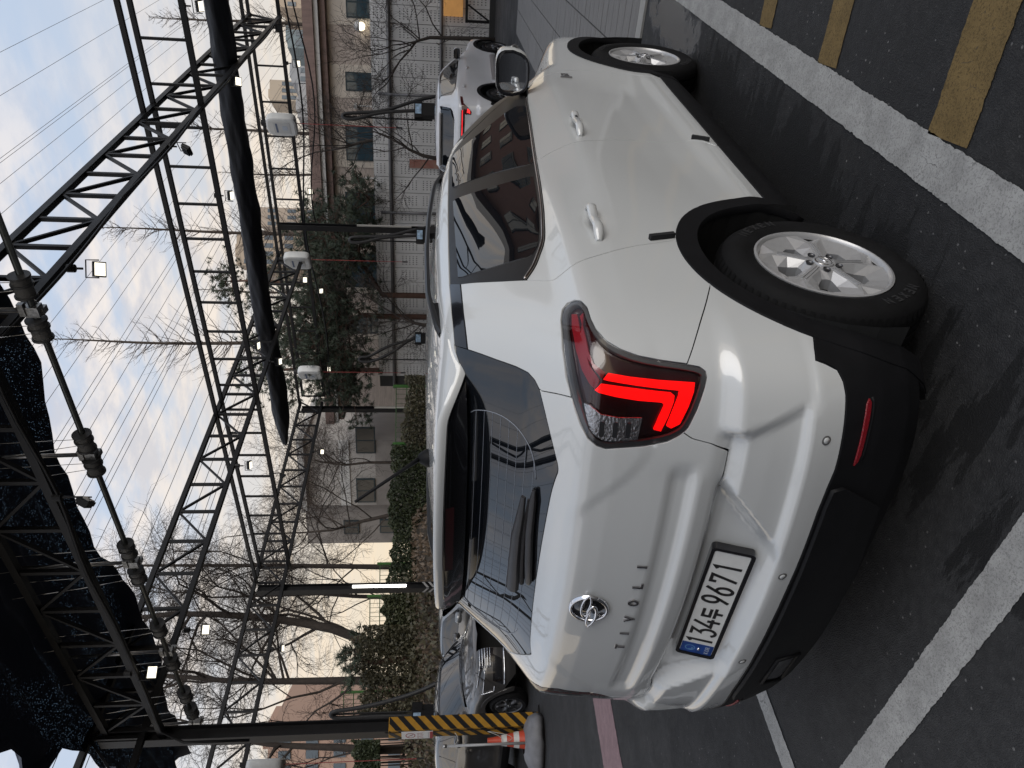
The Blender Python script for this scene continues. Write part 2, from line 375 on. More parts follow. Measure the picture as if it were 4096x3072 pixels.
CURVE = {
'gap_mid': [(2.0602,1.1436),(2.11,1.0916),(2.1466,1.04),(2.1627,0.9964),(2.2119,0.8961),(2.2672,0.7771),(2.2913,0.6544),(2.2892,0.5631),(2.3187,0.4517),(2.2818,0.4113),(2.2415,0.3545)],
'gap_front': [(3.1581,1.0556),(3.2161,1.012),(3.2299,0.98),(3.2881,0.918),(3.3272,0.8329),(3.3488,0.7245),(3.3458,0.6188),(3.3318,0.5229),(3.2936,0.4329),(3.2925,0.346)],
'gap_rear': [(1.027,1.267),(0.9991,1.1949),(1.0114,1.1797),(1.0334,1.1557),(1.0604,1.1245),(1.1038,1.0432),(1.1595,0.9417),(1.186,0.8616),(1.2089,0.795)],
'belt': [(2.8977,1.1121),(2.8056,1.1181),(2.5864,1.1256),(2.2821,1.1399),(1.9692,1.1527),(1.7449,1.1623),(1.502,1.1776),(1.3114,1.189),(1.2398,1.1991),(1.1879,1.2112),(1.1212,1.2275),(1.0792,1.2416),(1.027,1.267)],
'dlo_top': [(3.0558,1.1544),(2.9196,1.2511),(2.8171,1.3275),(2.6776,1.4018),(2.5848,1.4714),(5.0133,-1.724783750570726e+254),(2.3457,1.5119),(2.0145,1.5102),(1.787,1.5074),(1.5251,1.5039),(1.1242,1.4994)],
'strip': [(1.1242,1.4994),(1.0897,1.4636),(0.9824,1.4602),(0.9026,1.4565),(0.7543,1.4445),(0.7678,1.4837),(0.9143,1.4928)],
'tg_edge': [(0.7667,1.4815),(0.7543,1.4445),(0.7255,1.3651),(0.7087,1.3094),(0.6957,1.2787),(0.678,1.2619),(0.6562,1.2506),(0.6521,1.2434),(0.6549,1.2074),(0.6557,1.1751)],
'glass_low': [(0.6562,1.2506),(0.6181,1.2403),(0.5538,1.2228),(0.4944,1.2047),(0.4507,1.1908),(0.4195,1.1973),(0.3558,1.2055),(0.2164,1.2144),(0.0692,1.2197),(-0.0801,1.2187)],
'lamp': [(0.905,1.1504),(0.8996,1.137),(0.8791,1.1258),(0.8446,1.1226),(0.8177,1.1142),(0.7899,1.0922),(0.7707,1.0565),(0.7571,1.0119),(0.7485,0.955),(0.7418,0.8866),(0.7362,0.8525),(0.7273,0.8379),(0.7153,0.8348),(0.6941,0.8407),(0.6444,0.8587),(0.6052,0.8769),(0.5879,0.8936),(0.573,0.9261),(0.5607,0.9827),(0.5525,1.0593),(0.5487,1.0856),(0.5544,1.1092),(0.5696,1.1332),(0.5967,1.1526),(0.6274,1.1659),(0.6582,1.1783),(0.701,1.1889),(0.771,1.1955),(0.8467,1.1922),(0.8787,1.1846),(0.8989,1.1691)],
'tg_low': [(0.5949,0.8869),(0.5822,0.8618),(0.572,0.8098),(0.5561,0.7479),(0.4726,0.7468)],
'tg_bot': [(0.3956,0.7385),(0.2344,0.7411),(0.145,0.7354),(-0.0099,0.7439)],
'bump_gap': [(0.973,0.7436),(0.8998,0.7849),(0.8204,0.8386),(0.7418,0.8847)],
'clad': [(0.8405,0.5846),(0.8262,0.5335),(0.8119,0.5268),(0.7801,0.5399),(0.7541,0.5471),(0.7469,0.5226),(0.7295,0.4982),(0.7093,0.4809),(0.6891,0.4744),(0.6544,0.476),(0.6094,0.4777),(0.5581,0.4725),(0.5464,0.476),(0.4787,0.4669),(0.4539,0.4874),(0.3938,0.4946),(0.34,0.492),(0.2941,0.4928),(0.1841,0.5023),(0.0127,0.5066)],
'lampdark': [(0.8576,1.1332),(0.807,1.1233),(0.7766,1.1015),(0.7595,1.0654),(0.7462,1.0129),(0.7377,0.9559),(0.7311,0.8875),(0.727,0.8609),(0.7166,0.8501),(0.6938,0.856),(0.6441,0.8739),(0.6114,0.8892),(0.5908,0.9094),(0.5731,0.9606),(0.5713,0.9881),(0.6219,0.9925),(0.6214,1.0671),(0.6402,1.1212),(0.6501,1.1463),(0.6687,1.1662),(0.7034,1.1763),(0.7538,1.1832),(0.8288,1.1836),(0.8631,1.1758),(0.8791,1.1577),(0.8762,1.1408)],
'bar1': [(0.7209,1.0904),(0.7137,1.0336),(0.7078,0.957),(0.7043,0.8637),(0.6845,0.8661),(0.6503,0.8783),(0.6112,0.8969),(0.6006,0.9185),(0.6052,0.9299),(0.6365,0.919),(0.6745,0.9049),(0.6853,0.9035),(0.6888,0.9568),(0.6941,1.0145),(0.7033,1.0905),(0.7061,1.1037)],
'bar2': [(0.6966,1.1091),(0.6879,1.0143),(0.6827,0.9566),(0.6809,0.9261),(0.6743,0.9163),(0.6618,0.9174),(0.6266,0.9294),(0.5929,0.9444),(0.5954,0.9617),(0.6259,0.9523),(0.6518,0.9414),(0.658,0.9476),(0.6615,1.0131),(0.6681,1.0706),(0.6759,1.1159),(0.6815,1.1269)],
'bar3': [(0.8693,1.1401),(0.8596,1.1502),(0.8263,1.1483),(0.7693,1.1434),(0.7409,1.1301),(0.7217,1.0979),(0.7076,1.1074),(0.7284,1.1306),(0.756,1.1477),(0.7967,1.157),(0.804,1.1578)],
'bar3b': [(0.869,1.1679),(0.8671,1.156),(0.8269,1.1566),(0.7826,1.1529),(0.737,1.144),(0.7162,1.1237),(0.7027,1.1129),(0.6831,1.1269),(0.6958,1.1445),(0.7225,1.1604),(0.7683,1.171),(0.8281,1.1733)],
'white': [(0.6478,1.1559),(0.6448,1.1393),(0.6263,1.1052),(0.6208,1.0595),(0.6225,0.9964),(0.5701,1.0036),(0.5643,1.0608),(0.5631,1.0893),(0.572,1.1149),(0.5908,1.1352),(0.6159,1.1475)],
'refl': [(0.6806,0.4071),(0.67,0.3998),(0.652,0.4005),(0.6056,0.4055),(0.5598,0.4082),(0.5413,0.4137),(0.531,0.4253),(0.5561,0.4282),(0.5777,0.426),(0.5808,0.422),(0.6283,0.42),(0.6675,0.4158)],
'defog': [(0.5061,1.4325),(0.5221,1.4197),(0.536,1.3859),(0.5376,1.3527),(0.5305,1.328),(0.5165,1.3034),(0.49,1.2787),(0.4612,1.2618),(0.4208,1.25),(0.3748,1.2453)],
'handleF': [(2.5033,0.9424),(2.4417,0.9572),(2.291,0.9725),(2.2177,0.9643),(2.2346,0.9304),(2.3731,0.9051),(2.5117,0.8937),(2.523,0.9158)],
'handleR': [(1.4843,1.0234),(1.4143,1.0462),(1.291,1.0572),(1.1933,1.052),(1.1944,1.017),(1.3568,0.9994),(1.467,1.0005)],
'sensR': [(0.5975,0.5257),(0.5961,0.5277)],
'sensI': [(0.2224,0.5322),(0.2215,0.5314)],
'badge': [(3.1946,0.9064),(3.1743,0.8739),(3.2768,0.8718)],
'padF': [(2.3511,0.4337),(2.3026,0.372),(2.2753,0.3803),(2.3269,0.442)],
'padR': [(1.2301,0.8667),(1.2524,0.7853),(1.2221,0.792),(1.1902,0.8748)],
'crease1': [(3.3265,0.837),(2.1627,0.9964),(1.6725,1.0329),(1.2239,1.1171),(1.0625,1.1263),(0.9034,1.129)],
'frame_F': [(2.4406,1.4826),(2.5296,1.4056),(2.642,1.3212),(2.7841,1.2171),(2.8195,1.1727),(2.7671,1.1285),(2.2189,1.1489),(2.0504,1.1589),(2.0678,1.3291),(2.0554,1.4883)],
'frame_R': [(1.9386,1.4861),(1.9372,1.3354),(1.9267,1.1736),(1.6565,1.1842),(1.396,1.1994),(1.2533,1.2152),(1.1823,1.2383),(1.1474,1.4733),(1.46,1.4762)],
'recess': [(0.3368,1.158),(0.3633,1.1553),(0.4076,1.1342),(0.4554,1.0656),(0.5304,1.0213),(0.4431,1.1593)],
'dpil': [(1.0748,1.4623),(0.8413,1.3646),(0.7897,1.3173)],
}
# ---------------------------------------------------------------- ground, paving and painted lines
def nodes_of(name):
    m = bpy.data.materials.new(name); m.use_nodes = True; MATS[name] = m; return m, m.node_tree, m.node_tree.nodes['Principled BSDF']
def noise_node(t, scale, detail=6, rough=.6, vec=None, stretch=None, loc=None):
    n = t.nodes.new('ShaderNodeTexNoise'); n.inputs['Scale'].default_value = scale; n.inputs['Detail'].default_value = detail; n.inputs['Roughness'].default_value = rough
    if vec is not None:
        if stretch or loc:
            mp = t.nodes.new('ShaderNodeMapping'); mp.inputs['Scale'].default_value = stretch or (1, 1, 1); mp.inputs['Location'].default_value = loc or (0, 0, 0); t.links.new(vec, mp.inputs['Vector']); vec = mp.outputs[0]
        t.links.new(vec, n.inputs['Vector'])
    return n.outputs['Fac']
def remap(t, v, a, b, c=0., d=1., sm_=True):
    r = t.nodes.new('ShaderNodeMapRange'); r.interpolation_type = 'SMOOTHSTEP' if sm_ else 'LINEAR'
    for k, x in zip(('From Min', 'From Max', 'To Min', 'To Max'), (a, b, c, d)): r.inputs[k].default_value = x
    t.links.new(v, r.inputs['Value']); return r.outputs['Result']
def mathn(t, op, a, b=None):
    n = t.nodes.new('ShaderNodeMath'); n.operation = op
    for i, v in enumerate((a, b)):
        if v is None: continue
        if isinstance(v, (int, float)): n.inputs[i].default_value = v
        else: t.links.new(v, n.inputs[i])
    return n.outputs[0]
def mixcol(t, f, a, b):
    n = t.nodes.new('ShaderNodeMix'); n.data_type = 'RGBA'
    if isinstance(f, (int, float)): n.inputs['Factor'].default_value = f
    else: t.links.new(f, n.inputs['Factor'])
    for k, v in (('A', a), ('B', b)):
        if isinstance(v, tuple): n.inputs[k].default_value = (*v, 1) if len(v) == 3 else v
        else: t.links.new(v, n.inputs[k])
    return n.outputs['Result']
def asphalt():
    m, t, b = nodes_of('asphalt'); g = t.nodes.new('ShaderNodeTexCoord').outputs['Object']
    big = noise_node(t, .35, 5, .6, g); mid = noise_node(t, 2.3, 6, .65, g); fine = noise_node(t, 105, 5, .8, g); streak = noise_node(t, 3.2, 8, .68, g, (.55, 2.2, 1))
    col = mixcol(t, remap(t, big, .3, .7), (.018, .018, .0195), (.031, .031, .032)); col = mixcol(t, remap(t, mid, .45, .75, 0, .5), col, (.034, .0335, .033))
    col = mixcol(t, remap(t, fine, .55, .68, 0, .8), col, (.085, .083, .080))
    vs_ = t.nodes.new('ShaderNodeTexVoronoi'); vs_.inputs['Scale'].default_value = 48; t.links.new(g, vs_.inputs['Vector']); sr = t.nodes.new('ShaderNodeSeparateColor'); t.links.new(vs_.outputs['Color'], sr.inputs[0])
    speck = mathn(t, 'MULTIPLY', mathn(t, 'GREATER_THAN', sr.outputs[0], .90), mathn(t, 'LESS_THAN', vs_.outputs['Distance'], .20)); col = mixcol(t, mathn(t, 'MULTIPLY', speck, .8), col, (.20, .195, .19))
    tone = noise_node(t, 22, 5, .7, g); col = mixcol(t, remap(t, tone, .35, .65, .0, .55), col, (.010, .010, .011))
    # damp streaks beside the car and the wet patch ahead of the front wheel
    sx = t.nodes.new('ShaderNodeSeparateXYZ'); t.links.new(g, sx.inputs[0])
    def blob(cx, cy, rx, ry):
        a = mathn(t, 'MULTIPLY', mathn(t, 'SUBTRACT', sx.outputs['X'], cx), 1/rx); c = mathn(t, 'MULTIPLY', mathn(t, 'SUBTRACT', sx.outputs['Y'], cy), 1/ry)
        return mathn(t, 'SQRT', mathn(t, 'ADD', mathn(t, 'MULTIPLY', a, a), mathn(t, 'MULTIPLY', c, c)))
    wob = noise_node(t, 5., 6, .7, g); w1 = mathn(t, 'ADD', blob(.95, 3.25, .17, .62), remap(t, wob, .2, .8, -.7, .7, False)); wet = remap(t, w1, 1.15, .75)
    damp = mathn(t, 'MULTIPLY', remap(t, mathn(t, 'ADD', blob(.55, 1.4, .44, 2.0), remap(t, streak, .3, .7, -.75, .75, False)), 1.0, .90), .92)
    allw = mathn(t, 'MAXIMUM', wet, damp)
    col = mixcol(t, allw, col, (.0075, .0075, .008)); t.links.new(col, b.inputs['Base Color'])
    rg = remap(t, mid, .3, .7, .62, .88); n = t.nodes.new('ShaderNodeMix'); t.links.new(wet, n.inputs['Factor']); t.links.new(rg, n.inputs['A']); n.inputs['B'].default_value = .04; t.links.new(n.outputs['Result'], b.inputs['Roughness'])
    vor = t.nodes.new('ShaderNodeTexVoronoi'); vor.inputs['Scale'].default_value = 210; t.links.new(g, vor.inputs['Vector'])
    h = mathn(t, 'ADD', mathn(t, 'MULTIPLY', vor.outputs['Distance'], .7), mathn(t, 'MULTIPLY', fine, .5)); bp = t.nodes.new('ShaderNodeBump'); bp.inputs['Distance'].default_value = .005
    t.links.new(h, bp.inputs['Height']); t.links.new(remap(t, wet, 0, 1, .6, .09, False), bp.inputs['Strength']); t.links.new(bp.outputs[0], b.inputs['Normal']); b.inputs['Specular IOR Level'].default_value = .35
    return m
def paint_line(name, col, wear=.5):
    m, t, b = nodes_of(name); g = t.nodes.new('ShaderNodeTexCoord').outputs['Object']
    fine = noise_node(t, 150, 5, .8, g); mid = noise_node(t, 9, 6, .65, g); vor = t.nodes.new('ShaderNodeTexVoronoi'); vor.feature = 'DISTANCE_TO_EDGE'; vor.inputs['Scale'].default_value = 7.5
    wv = t.nodes.new('ShaderNodeMapping'); t.links.new(g, wv.inputs['Vector']); nn = t.nodes.new('ShaderNodeTexNoise'); nn.inputs['Scale'].default_value = 12; t.links.new(g, nn.inputs['Vector'])
    ad = t.nodes.new('ShaderNodeVectorMath'); ad.operation = 'SCALE'; ad.inputs['Scale'].default_value = .12; t.links.new(nn.outputs['Color'], ad.inputs[0]); av = t.nodes.new('ShaderNodeVectorMath'); t.links.new(g, av.inputs[0]); t.links.new(ad.outputs[0], av.inputs[1]); t.links.new(av.outputs[0], vor.inputs['Vector'])
    c = mixcol(t, remap(t, mid, .3, .7), tuple(v*.72 for v in col), col); c = mixcol(t, remap(t, fine, .50, .60, 0, 1.2*wear), c, tuple(v*.30 for v in col))
    crack = mathn(t, 'MULTIPLY', remap(t, vor.outputs['Distance'], .014, .004), remap(t, mid, .55, .62)); c = mixcol(t, mathn(t, 'MULTIPLY', crack, .6), c, (.03, .03, .03))
    t.links.new(c, b.inputs['Base Color']); b.inputs['Roughness'].default_value = .8; b.inputs['Specular IOR Level'].default_value = .3
    bp = t.nodes.new('ShaderNodeBump'); bp.inputs['Strength'].default_value = .5; bp.inputs['Distance'].default_value = .006; t.links.new(fine, bp.inputs['Height']); t.links.new(bp.outputs[0], b.inputs['Normal'])
    return m
ASPH = asphalt()
m = MB(); m.add([(-1500, -1500, 0), (1500, -1500, 0), (1500, 1500, 0), (-1500, 1500, 0)], [(0, 1, 2, 3)]); tag(m.build('ground', ASPH), kind='structure')
rng = random.Random(4)
def strip(name, a, b, width, material, z=.004, step=.007, jag=.0012, end_jag=True):
    """painted line from a to b with a ragged worn edge"""
    a, b = np.array(a, float), np.array(b, float); L = np.linalg.norm(b-a); d = (b-a)/L; n = np.array([-d[1], d[0]]); k = max(2, int(L/step)); V = []
    s1 = s2 = 0.
    for i in range(k+1):
        s1 = .55*s1+rng.gauss(0, jag); s2 = .55*s2+rng.gauss(0, jag); p = a+d*L*i/k
        V += [(*(p+n*(width/2+s1)), z), (*(p-n*(width/2+s2)), z)]
    return tag(new_obj(name, V, [(2*i+1, 2*i+3, 2*i+2, 2*i) for i in range(k)], material), kind='structure')
WLINE = paint_line('worn_white_line_paint', (.42, .415, .40)); YLINE = paint_line('worn_yellow_line_paint', (.19, .128, .050), .6)
PLINE = paint_line('faded_pink_line_paint', (.30, .20, .21), .3)
strip('stall_line_right', (1.150, -3.6), (1.150, 3.93), .148, WLINE)
strip('stall_line_rear', (-3.6, -.872), (1.07, -.842), .128, WLINE)
strip('stall_line_left', (-1.262, -.77), (-1.262, 4.0), .112, WLINE)
for i, (y0, w) in enumerate(((-.72, .20), (.135, .20), (1.005, .16), (1.705, .15), (2.45, .15), (3.2, .15))):
    strip('hatching_line', (1.228, y0-.02), (3.4, y0+.22), w, YLINE)
strip('pink_line', (-4.62, -1.2), (-4.40, 3.6), .70, PLINE, jag=.004)
# concrete drive beyond the stall with recessed joints: each slab its own piece
CONC = mat('grooved_concrete', (.155, .150, .145), .8, noise=.16, nscale=3., bump=.35, bscale=60., stretch=(1.2, 6., 1.), rnoise=.06)
drive = MB(); drive.box((2.6, 9.2, -.006), (6.9, 10.3, .016)); drv = tag(drive.build('drive', mat('joint_dirt', (.035, .034, .033), .9)), kind='structure')
kerb = MB(); kerb.box((2.9, 4.07, .006), (5.0, .16, .022)); tag(kerb.build('kerb_edge', mat('pale_concrete', (.27, .265, .25), .75, noise=.12, nscale=14.)), kind='structure')
def slab_piece(c0, c1, c2_, c3_):
    q = inset([c0, c1, c2_, c3_], .0075); return [(x, y, .0125+rng.uniform(0, .003)) for x, y in q]
for i in range(8):
    x0 = -.90+.46*i
    for j in range(44):
        dy_ = .235 if i < 6 else .94; y0 = 4.17+dy_*j; sh = -.055*dy_
        if i >= 6 and j >= 11: continue
        wd = .46 if i < 6 else 2.0; xx0 = x0 if i < 7 else 3.86
        q = [(xx0+sh*j, y0), (xx0+wd+sh*j, y0), (xx0+wd+sh*(j+1), y0+dy_), (xx0+sh*(j+1), y0+dy_)]
        V = slab_piece(*q); V = V+[(x, y, 0.) for x, y, z in V]
        new_obj('slab', V, [(0, 1, 2, 3), (0, 4, 5, 1), (1, 5, 6, 2), (2, 6, 7, 3), (3, 7, 4, 0)], CONC, drv)
# ---------------------------------------------------------------- materials of the white car
PAINT = mat('pearl_white_paint', (.525, .535, .532), .26, 0., 1., .025, .5, noise=.015, nscale=900.)
BLACKP = mat('black_grained_plastic', (.0045, .0045, .0055), .6, spec=.2, noise=.25, nscale=9., rnoise=.1, bump=.12, bscale=900.)
GLOSSB = mat('gloss_black_trim', (.010, .010, .012), .16, coat=.6, coat_rough=.03)
SATINB = mat('satin_black_film', (.009, .0085, .009), .36, spec=.4, noise=.1, nscale=40.)
TINT = mat('tinted_glass', (.005, .006, .008), .012, spec=.75, coat=.4, coat_rough=.0)
CHROME = mat('chrome', (.78, .78, .80), .08, 1.)
SILVER = mat('silver_wheel_paint', (.40, .40, .405), .36, .35, .5, .08, noise=.05, nscale=60.)
RUBBER = mat('tyre_rubber', (.0045, .0045, .005), .75, spec=.2, noise=.3, nscale=18., rnoise=.12, bump=.15, bscale=300.)
DARK = mat('unlit_dark_inside', (.006, .006, .006), .9)
REDLIT = lit('lit_red_led_bar', (1., .003, .003), .95)
REDDIM = mat('unlit_red_lens_bar', (.26, .008, .014), .2, coat=.4)
REDBLK = mat('smoked_red_lens', (.028, .002, .003), .12, coat=.5)
LENSGREY = mat('grey_lens_border', (.10, .10, .105), .14, coat=.8)
LENS = clear_lens('clear_lamp_lens', (.96, .96, .96), 1.45)
REFLR = mat('red_reflector', (.20, .004, .010), .22, bump=.4, bscale=500.)
LAMPSIL = mat('lamp_reflector_silver', (.62, .62, .64), .16, .85, bump=.35, bscale=140.)
PLATEW = mat('plate_white', (.62, .62, .60), .4, noise=.05, nscale=25.)
PLATEK = mat('plate_black_print', (.008, .008, .009), .4)
PLATEB = mat('plate_blue_film', (.010, .045, .20), .3, noise=.4, nscale=20.)

CAR_AT = (0., 1.3, 0.)
car = thing('white_suv', 'pearl white compact SUV filling the foreground, seen from its right rear corner', 'car', CAR_AT)
def skin(name, loops, material, parent, off=0., res=.02, rim=.010, gap=.0018, normals=True, roof=False, mirror=False, org=CAR_AT, scale=None):
    """a panel cut out of the body surface: outline in unrolled (s, z), or (x, y) seen from above for roof=True"""
    sg = -1. if mirror else 1.
    loops = [[(sg*a, b) for a, b in l] for l in loops]
    outer = inset(loops[0], gap) if gap else loops[0]
    P, T, bd = fill(outer, [inset(h, -gap) if gap else h for h in loops[1:]], res)
    W = on_roof(P[:, 0], P[:, 1]) if roof else on_body(P[:, 0], P[:, 1])
    N = body_grad(np.stack([np.abs(W[:, 0]), W[:, 1], W[:, 2]], 1)); N[:, 0] *= np.where(W[:, 0] < 0, -1, 1)
    fn = np.cross(W[T[:, 1]]-W[T[:, 0]], W[T[:, 2]]-W[T[:, 0]])
    if (fn*N[T].mean(1)).sum() < 0:
        T = T[:, ::-1]; bd = [(b, a) for a, b in bd]
    W = W+N*off
    V = W; NN = N; Fc = [tuple(t) for t in T]
    if rim:
        ids = sorted({i for e in bd for i in e}); m = {i: k for k, i in enumerate(ids)}; n = len(W); nb = len(ids)
        Bt = W[ids]; Bb = Bt-N[ids]*rim
        V = np.vstack([W, Bt, Bb]); NN = np.vstack([N, N[ids], N[ids]])
        # side normals point away from the panel
        side = np.zeros((nb, 3))
        for a, b in bd:
            t = W[b]-W[a]; s_ = np.cross(t, N[a]); side[m[a]] += s_; side[m[b]] += s_
        side /= np.maximum(np.linalg.norm(side, axis=1, keepdims=True), 1e-9)
        NN[n:n+nb] = side*.8+N[ids]*.6; NN[n+nb:] = side; NN = NN/np.linalg.norm(NN, axis=1, keepdims=True)
        Fc += [(n+m[b], n+m[a], n+nb+m[a], n+nb+m[b]) for a, b in bd]
    if scale is not None:
        V = (V-np.array([0, 1.3, 0]))*scale; NN = NN/scale; NN = NN/np.linalg.norm(NN, axis=1, keepdims=True); org = None
    return new_obj(name, V, Fc, material, parent, True, NN, org)
def pair(name, loops, material, parent, **kw):
    return [skin(name, loops, material, parent, **kw), skin(name, loops, material, parent, mirror=True, **kw)]
K = CURVE
def sz(x, y, z): return (float(s_of(x, y)), z)
import functools
@functools.lru_cache(None)
def side_pt(y, z):
    """(s, z) of the flank point at length y and height z"""
    if y >= PY: return (S2+(y-PY), z) if y < YN else side_nose(y, z)
    lo, hi = .3, 1.3
    for _ in range(22):
        m = .5*(lo+hi); lo, hi = (m, hi) if body_f(np.array([m]), np.array([y]), np.array([z]))[0] < 0 else (lo, m)
    return (float(s_of(m, y)), z)
@functools.lru_cache(None)
def side_nose(y, z):
    lo, hi = .2, 1.3
    for _ in range(22):
        m = .5*(lo+hi); lo, hi = (m, hi) if body_f(np.array([m]), np.array([y]), np.array([z]))[0] < 0 else (lo, m)
    return (float(s_of(m, y)), z)
WZ, R_OUT, R_IN = .322, .468, .402
def arch(yc, r, a0, a1, n=26):
    """wheel-arch arc, angle from the front horizontal upwards"""
    return [side_pt(yc+r*math.cos(R_(a0+(a1-a0)*i/n)), WZ+r*math.sin(R_(a0+(a1-a0)*i/n))) for i in range(n+1)]
SILL = .345
a_s = math.degrees(math.asin((SILL-WZ)/R_OUT))
sm = lambda c, it=2: smooth_poly(c, it, False)
gm, gf, gr, belt = sm(K['gap_mid']), sm(K['gap_front']), sm(K['gap_rear']), sm(K['belt'])
iy = lambda c, s0: min(range(len(c)), key=lambda i: abs(c[i][0]-s0))
kb = iy(belt, gm[0][0]); gm[0] = belt[kb]
# --- doors
fd = [belt[0]]+[(3.05, 1.09)]+gf+[gm[-1]]+gm[::-1]+belt[:kb][::-1][:-1]
fd = [belt[i] for i in range(kb, -1, -1)]+[(3.02, 1.098)]+gf+[(gm[-1][0]+.01, SILL)]+gm[::-1][:-1]
pair('front_door', [fd], PAINT, car, res=.022)
kr = min(range(len(belt)), key=lambda i: math.hypot(belt[i][0]-gr[0][0], belt[i][1]-gr[0][1])); belt_r = belt[kb:kr]
arc_front = arch(0, R_OUT, math.degrees(math.atan2(gr[-1][1]-WZ, .07)), a_s)
rd = gm[:-1]+[(gm[-1][0]-.0, SILL)]+arc_front[::-1]+gr[::-1]+belt_r[::-1][:-1]
pair('rear_door', [rd], PAINT, car, res=.022)
# --- rear quarter, lamp, tailgate, bumper
lamp = K['lamp']; st = K['strip']; tg = K['tg_edge']
bg_ = sm(K['bump_gap']); arc_mid = arch(0, R_OUT, math.degrees(math.atan2(bg_[0][1]-WZ, -.18)), math.degrees(math.atan2(gr[-1][1]-WZ, .075)), 14)
# rear edge of the window opening runs from its lower corner up to the black roof-pillar strip
q = sm([gr[0], (gr[0][0]+.02, 1.36), st[1]], 1)+sm(st[2:5], 1)+sm(tg[1:], 2)[1:]
tgs = sm(tg, 2)
quarter = sm([gr[0], (1.052, 1.36), st[1]], 1)+[st[2], st[3]]+[t for t in tg[1:]]+lamp[26:]+lamp[:10]+bg_[::-1]+arc_mid+gr[::-1][:-1]
pair('quarter_panel', [quarter], PAINT, car, res=.018)
pair('roof_pillar_strip', [st], GLOSSB, car, res=.02, off=.001)
gl_low = K['glass_low'][:7]+[(.2, 1.213), (.1, 1.2155)]
glr = sm(gl_low, 2)
tail_r = [(0., .757), (.3, .757), (.477, .757)]+[(.553, .757)]+K['tg_low'][2::-1]+lamp[17:25]+tg[:6:-1]+glr+[(0., 1.2165)]
tail = tail_r+[(-a, b) for a, b in tail_r[-2:0:-1]]
tailgate = skin('tailgate', [tail], PAINT, car, res=.012)
gw_r = [(0., 1.2165)]+glr[::-1]+tg[6::-1]+[(.60, 1.492), (.3, 1.50), (0., 1.505)]
gw = gw_r+[(-a, b) for a, b in gw_r[-2:0:-1]]
rear_window = skin('rear_window', [gw], TINT, tailgate, res=.03, off=-.003)
cl = K['clad']; cl_s = [cl[0], cl[1], cl[2], cl[3], cl[4], cl[5], (.735, .492), (.712, .480), (.685, .475), (.65, .4755), (.61, .4755), (.556, .475), (.525, .476), (.486, .484), (.42, .492), (.35, .494), (.29, .496), (.15, .500), (0., .502)]
a_c = math.degrees(math.atan2(cl[0][1]-WZ, -.362)); a_g = math.degrees(math.atan2(bg_[0][1]-WZ, -.18))
bump_r = [(0., .7548), (.3, .7548), (.477, .7548), (.555, .7548)]+K['tg_low'][2::-1]+lamp[16:8:-1]+bg_[::-1]+arch(0, R_OUT, a_g, a_c, 12)+cl_s[1:]
bump = bump_r+[(-a, b) for a, b in bump_r[-2:0:-1]]
bumper = skin('rear_bumper', [bump], PAINT, car, res=.012, gap=.0014)
low_r = [(0., .502)]+cl_s[::-1][1:]+arch(0, R_OUT, a_c, 206, 10)+[(.70, .20), (.45, .20), (.30, .23), (0., .235)]
low = low_r+[(-a, b) for a, b in low_r[-2:0:-1]]
lower = skin('lower_bumper_cladding', [low], BLACKP, car, res=.02, off=.003, rim=.015)
lower['label'] = 'black plastic lower bumper'
# black skid panel standing proud in the middle
sk = [(-.50, .47), (-.42, .485), (0, .490), (.42, .485), (.50, .47), (.44, .34), (.40, .27), (-.40, .27), (-.44, .34)]
skid = skin('skid_panel', [smooth_poly(sk, 1)], BLACKP, lower, res=.02, off=.016, rim=.02)
for sg in (1,):
    slot = [(-.38, .33), (-.24, .335), (-.24, .40), (-.36, .40)]
    skin('tow_slot', [slot], GLOSSB, lower, res=.02, off=.0175, rim=.0)
    mbf = MB(); pts = on_body(np.array([-.395, -.225, -.225, -.375, -.395]), np.array([.322, .327, .408, .408, .322]))
    mbf.tube([tuple(p+np.array([0, -.020, 0])) for p in pts], .007, 6).build('slot_rim', BLACKP, lower, True, CAR_AT)
for o in pair('red_reflector', [K['refl'][:5]+[K['refl'][5], K['refl'][6]]+[K['refl'][10], K['refl'][11]]], REFLR, lower, res=.02, off=.008, rim=.01):
    pass
for sx in (1, -1):
    rp = K['refl']; rim_pts = [(sx*(a), b-.012) for a, b in rp[:6]]
    mbf = MB(); mbf.tube([tuple(v) for v in on_body(np.array([p_[0] for p_ in rim_pts]), np.array([p_[1] for p_ in rim_pts]))*np.array([1, 1, 1])], .006, 6).build('reflector_rim', BLACKP, lower, True, CAR_AT)
# --- wheel arches and sills
for yc in (0., 2.6):
    a0, a1 = (-14, 203) if yc == 0. else (-8, 194)
    ring = arch(yc, R_OUT+.001, a0, a1, 44)+arch(yc, R_IN, a1, a0, 44)
    pair('wheel_arch_cladding', [ring], BLACKP, car, res=.03, off=.006, rim=.03, gap=0)
sill = [side_pt(.452, SILL), side_pt(2.15, SILL), side_pt(2.19, .20), side_pt(1.3, .165), side_pt(.41, .20)]
pair('sill_cladding', [sill], BLACKP, car, res=.03, off=.004, rim=.02)
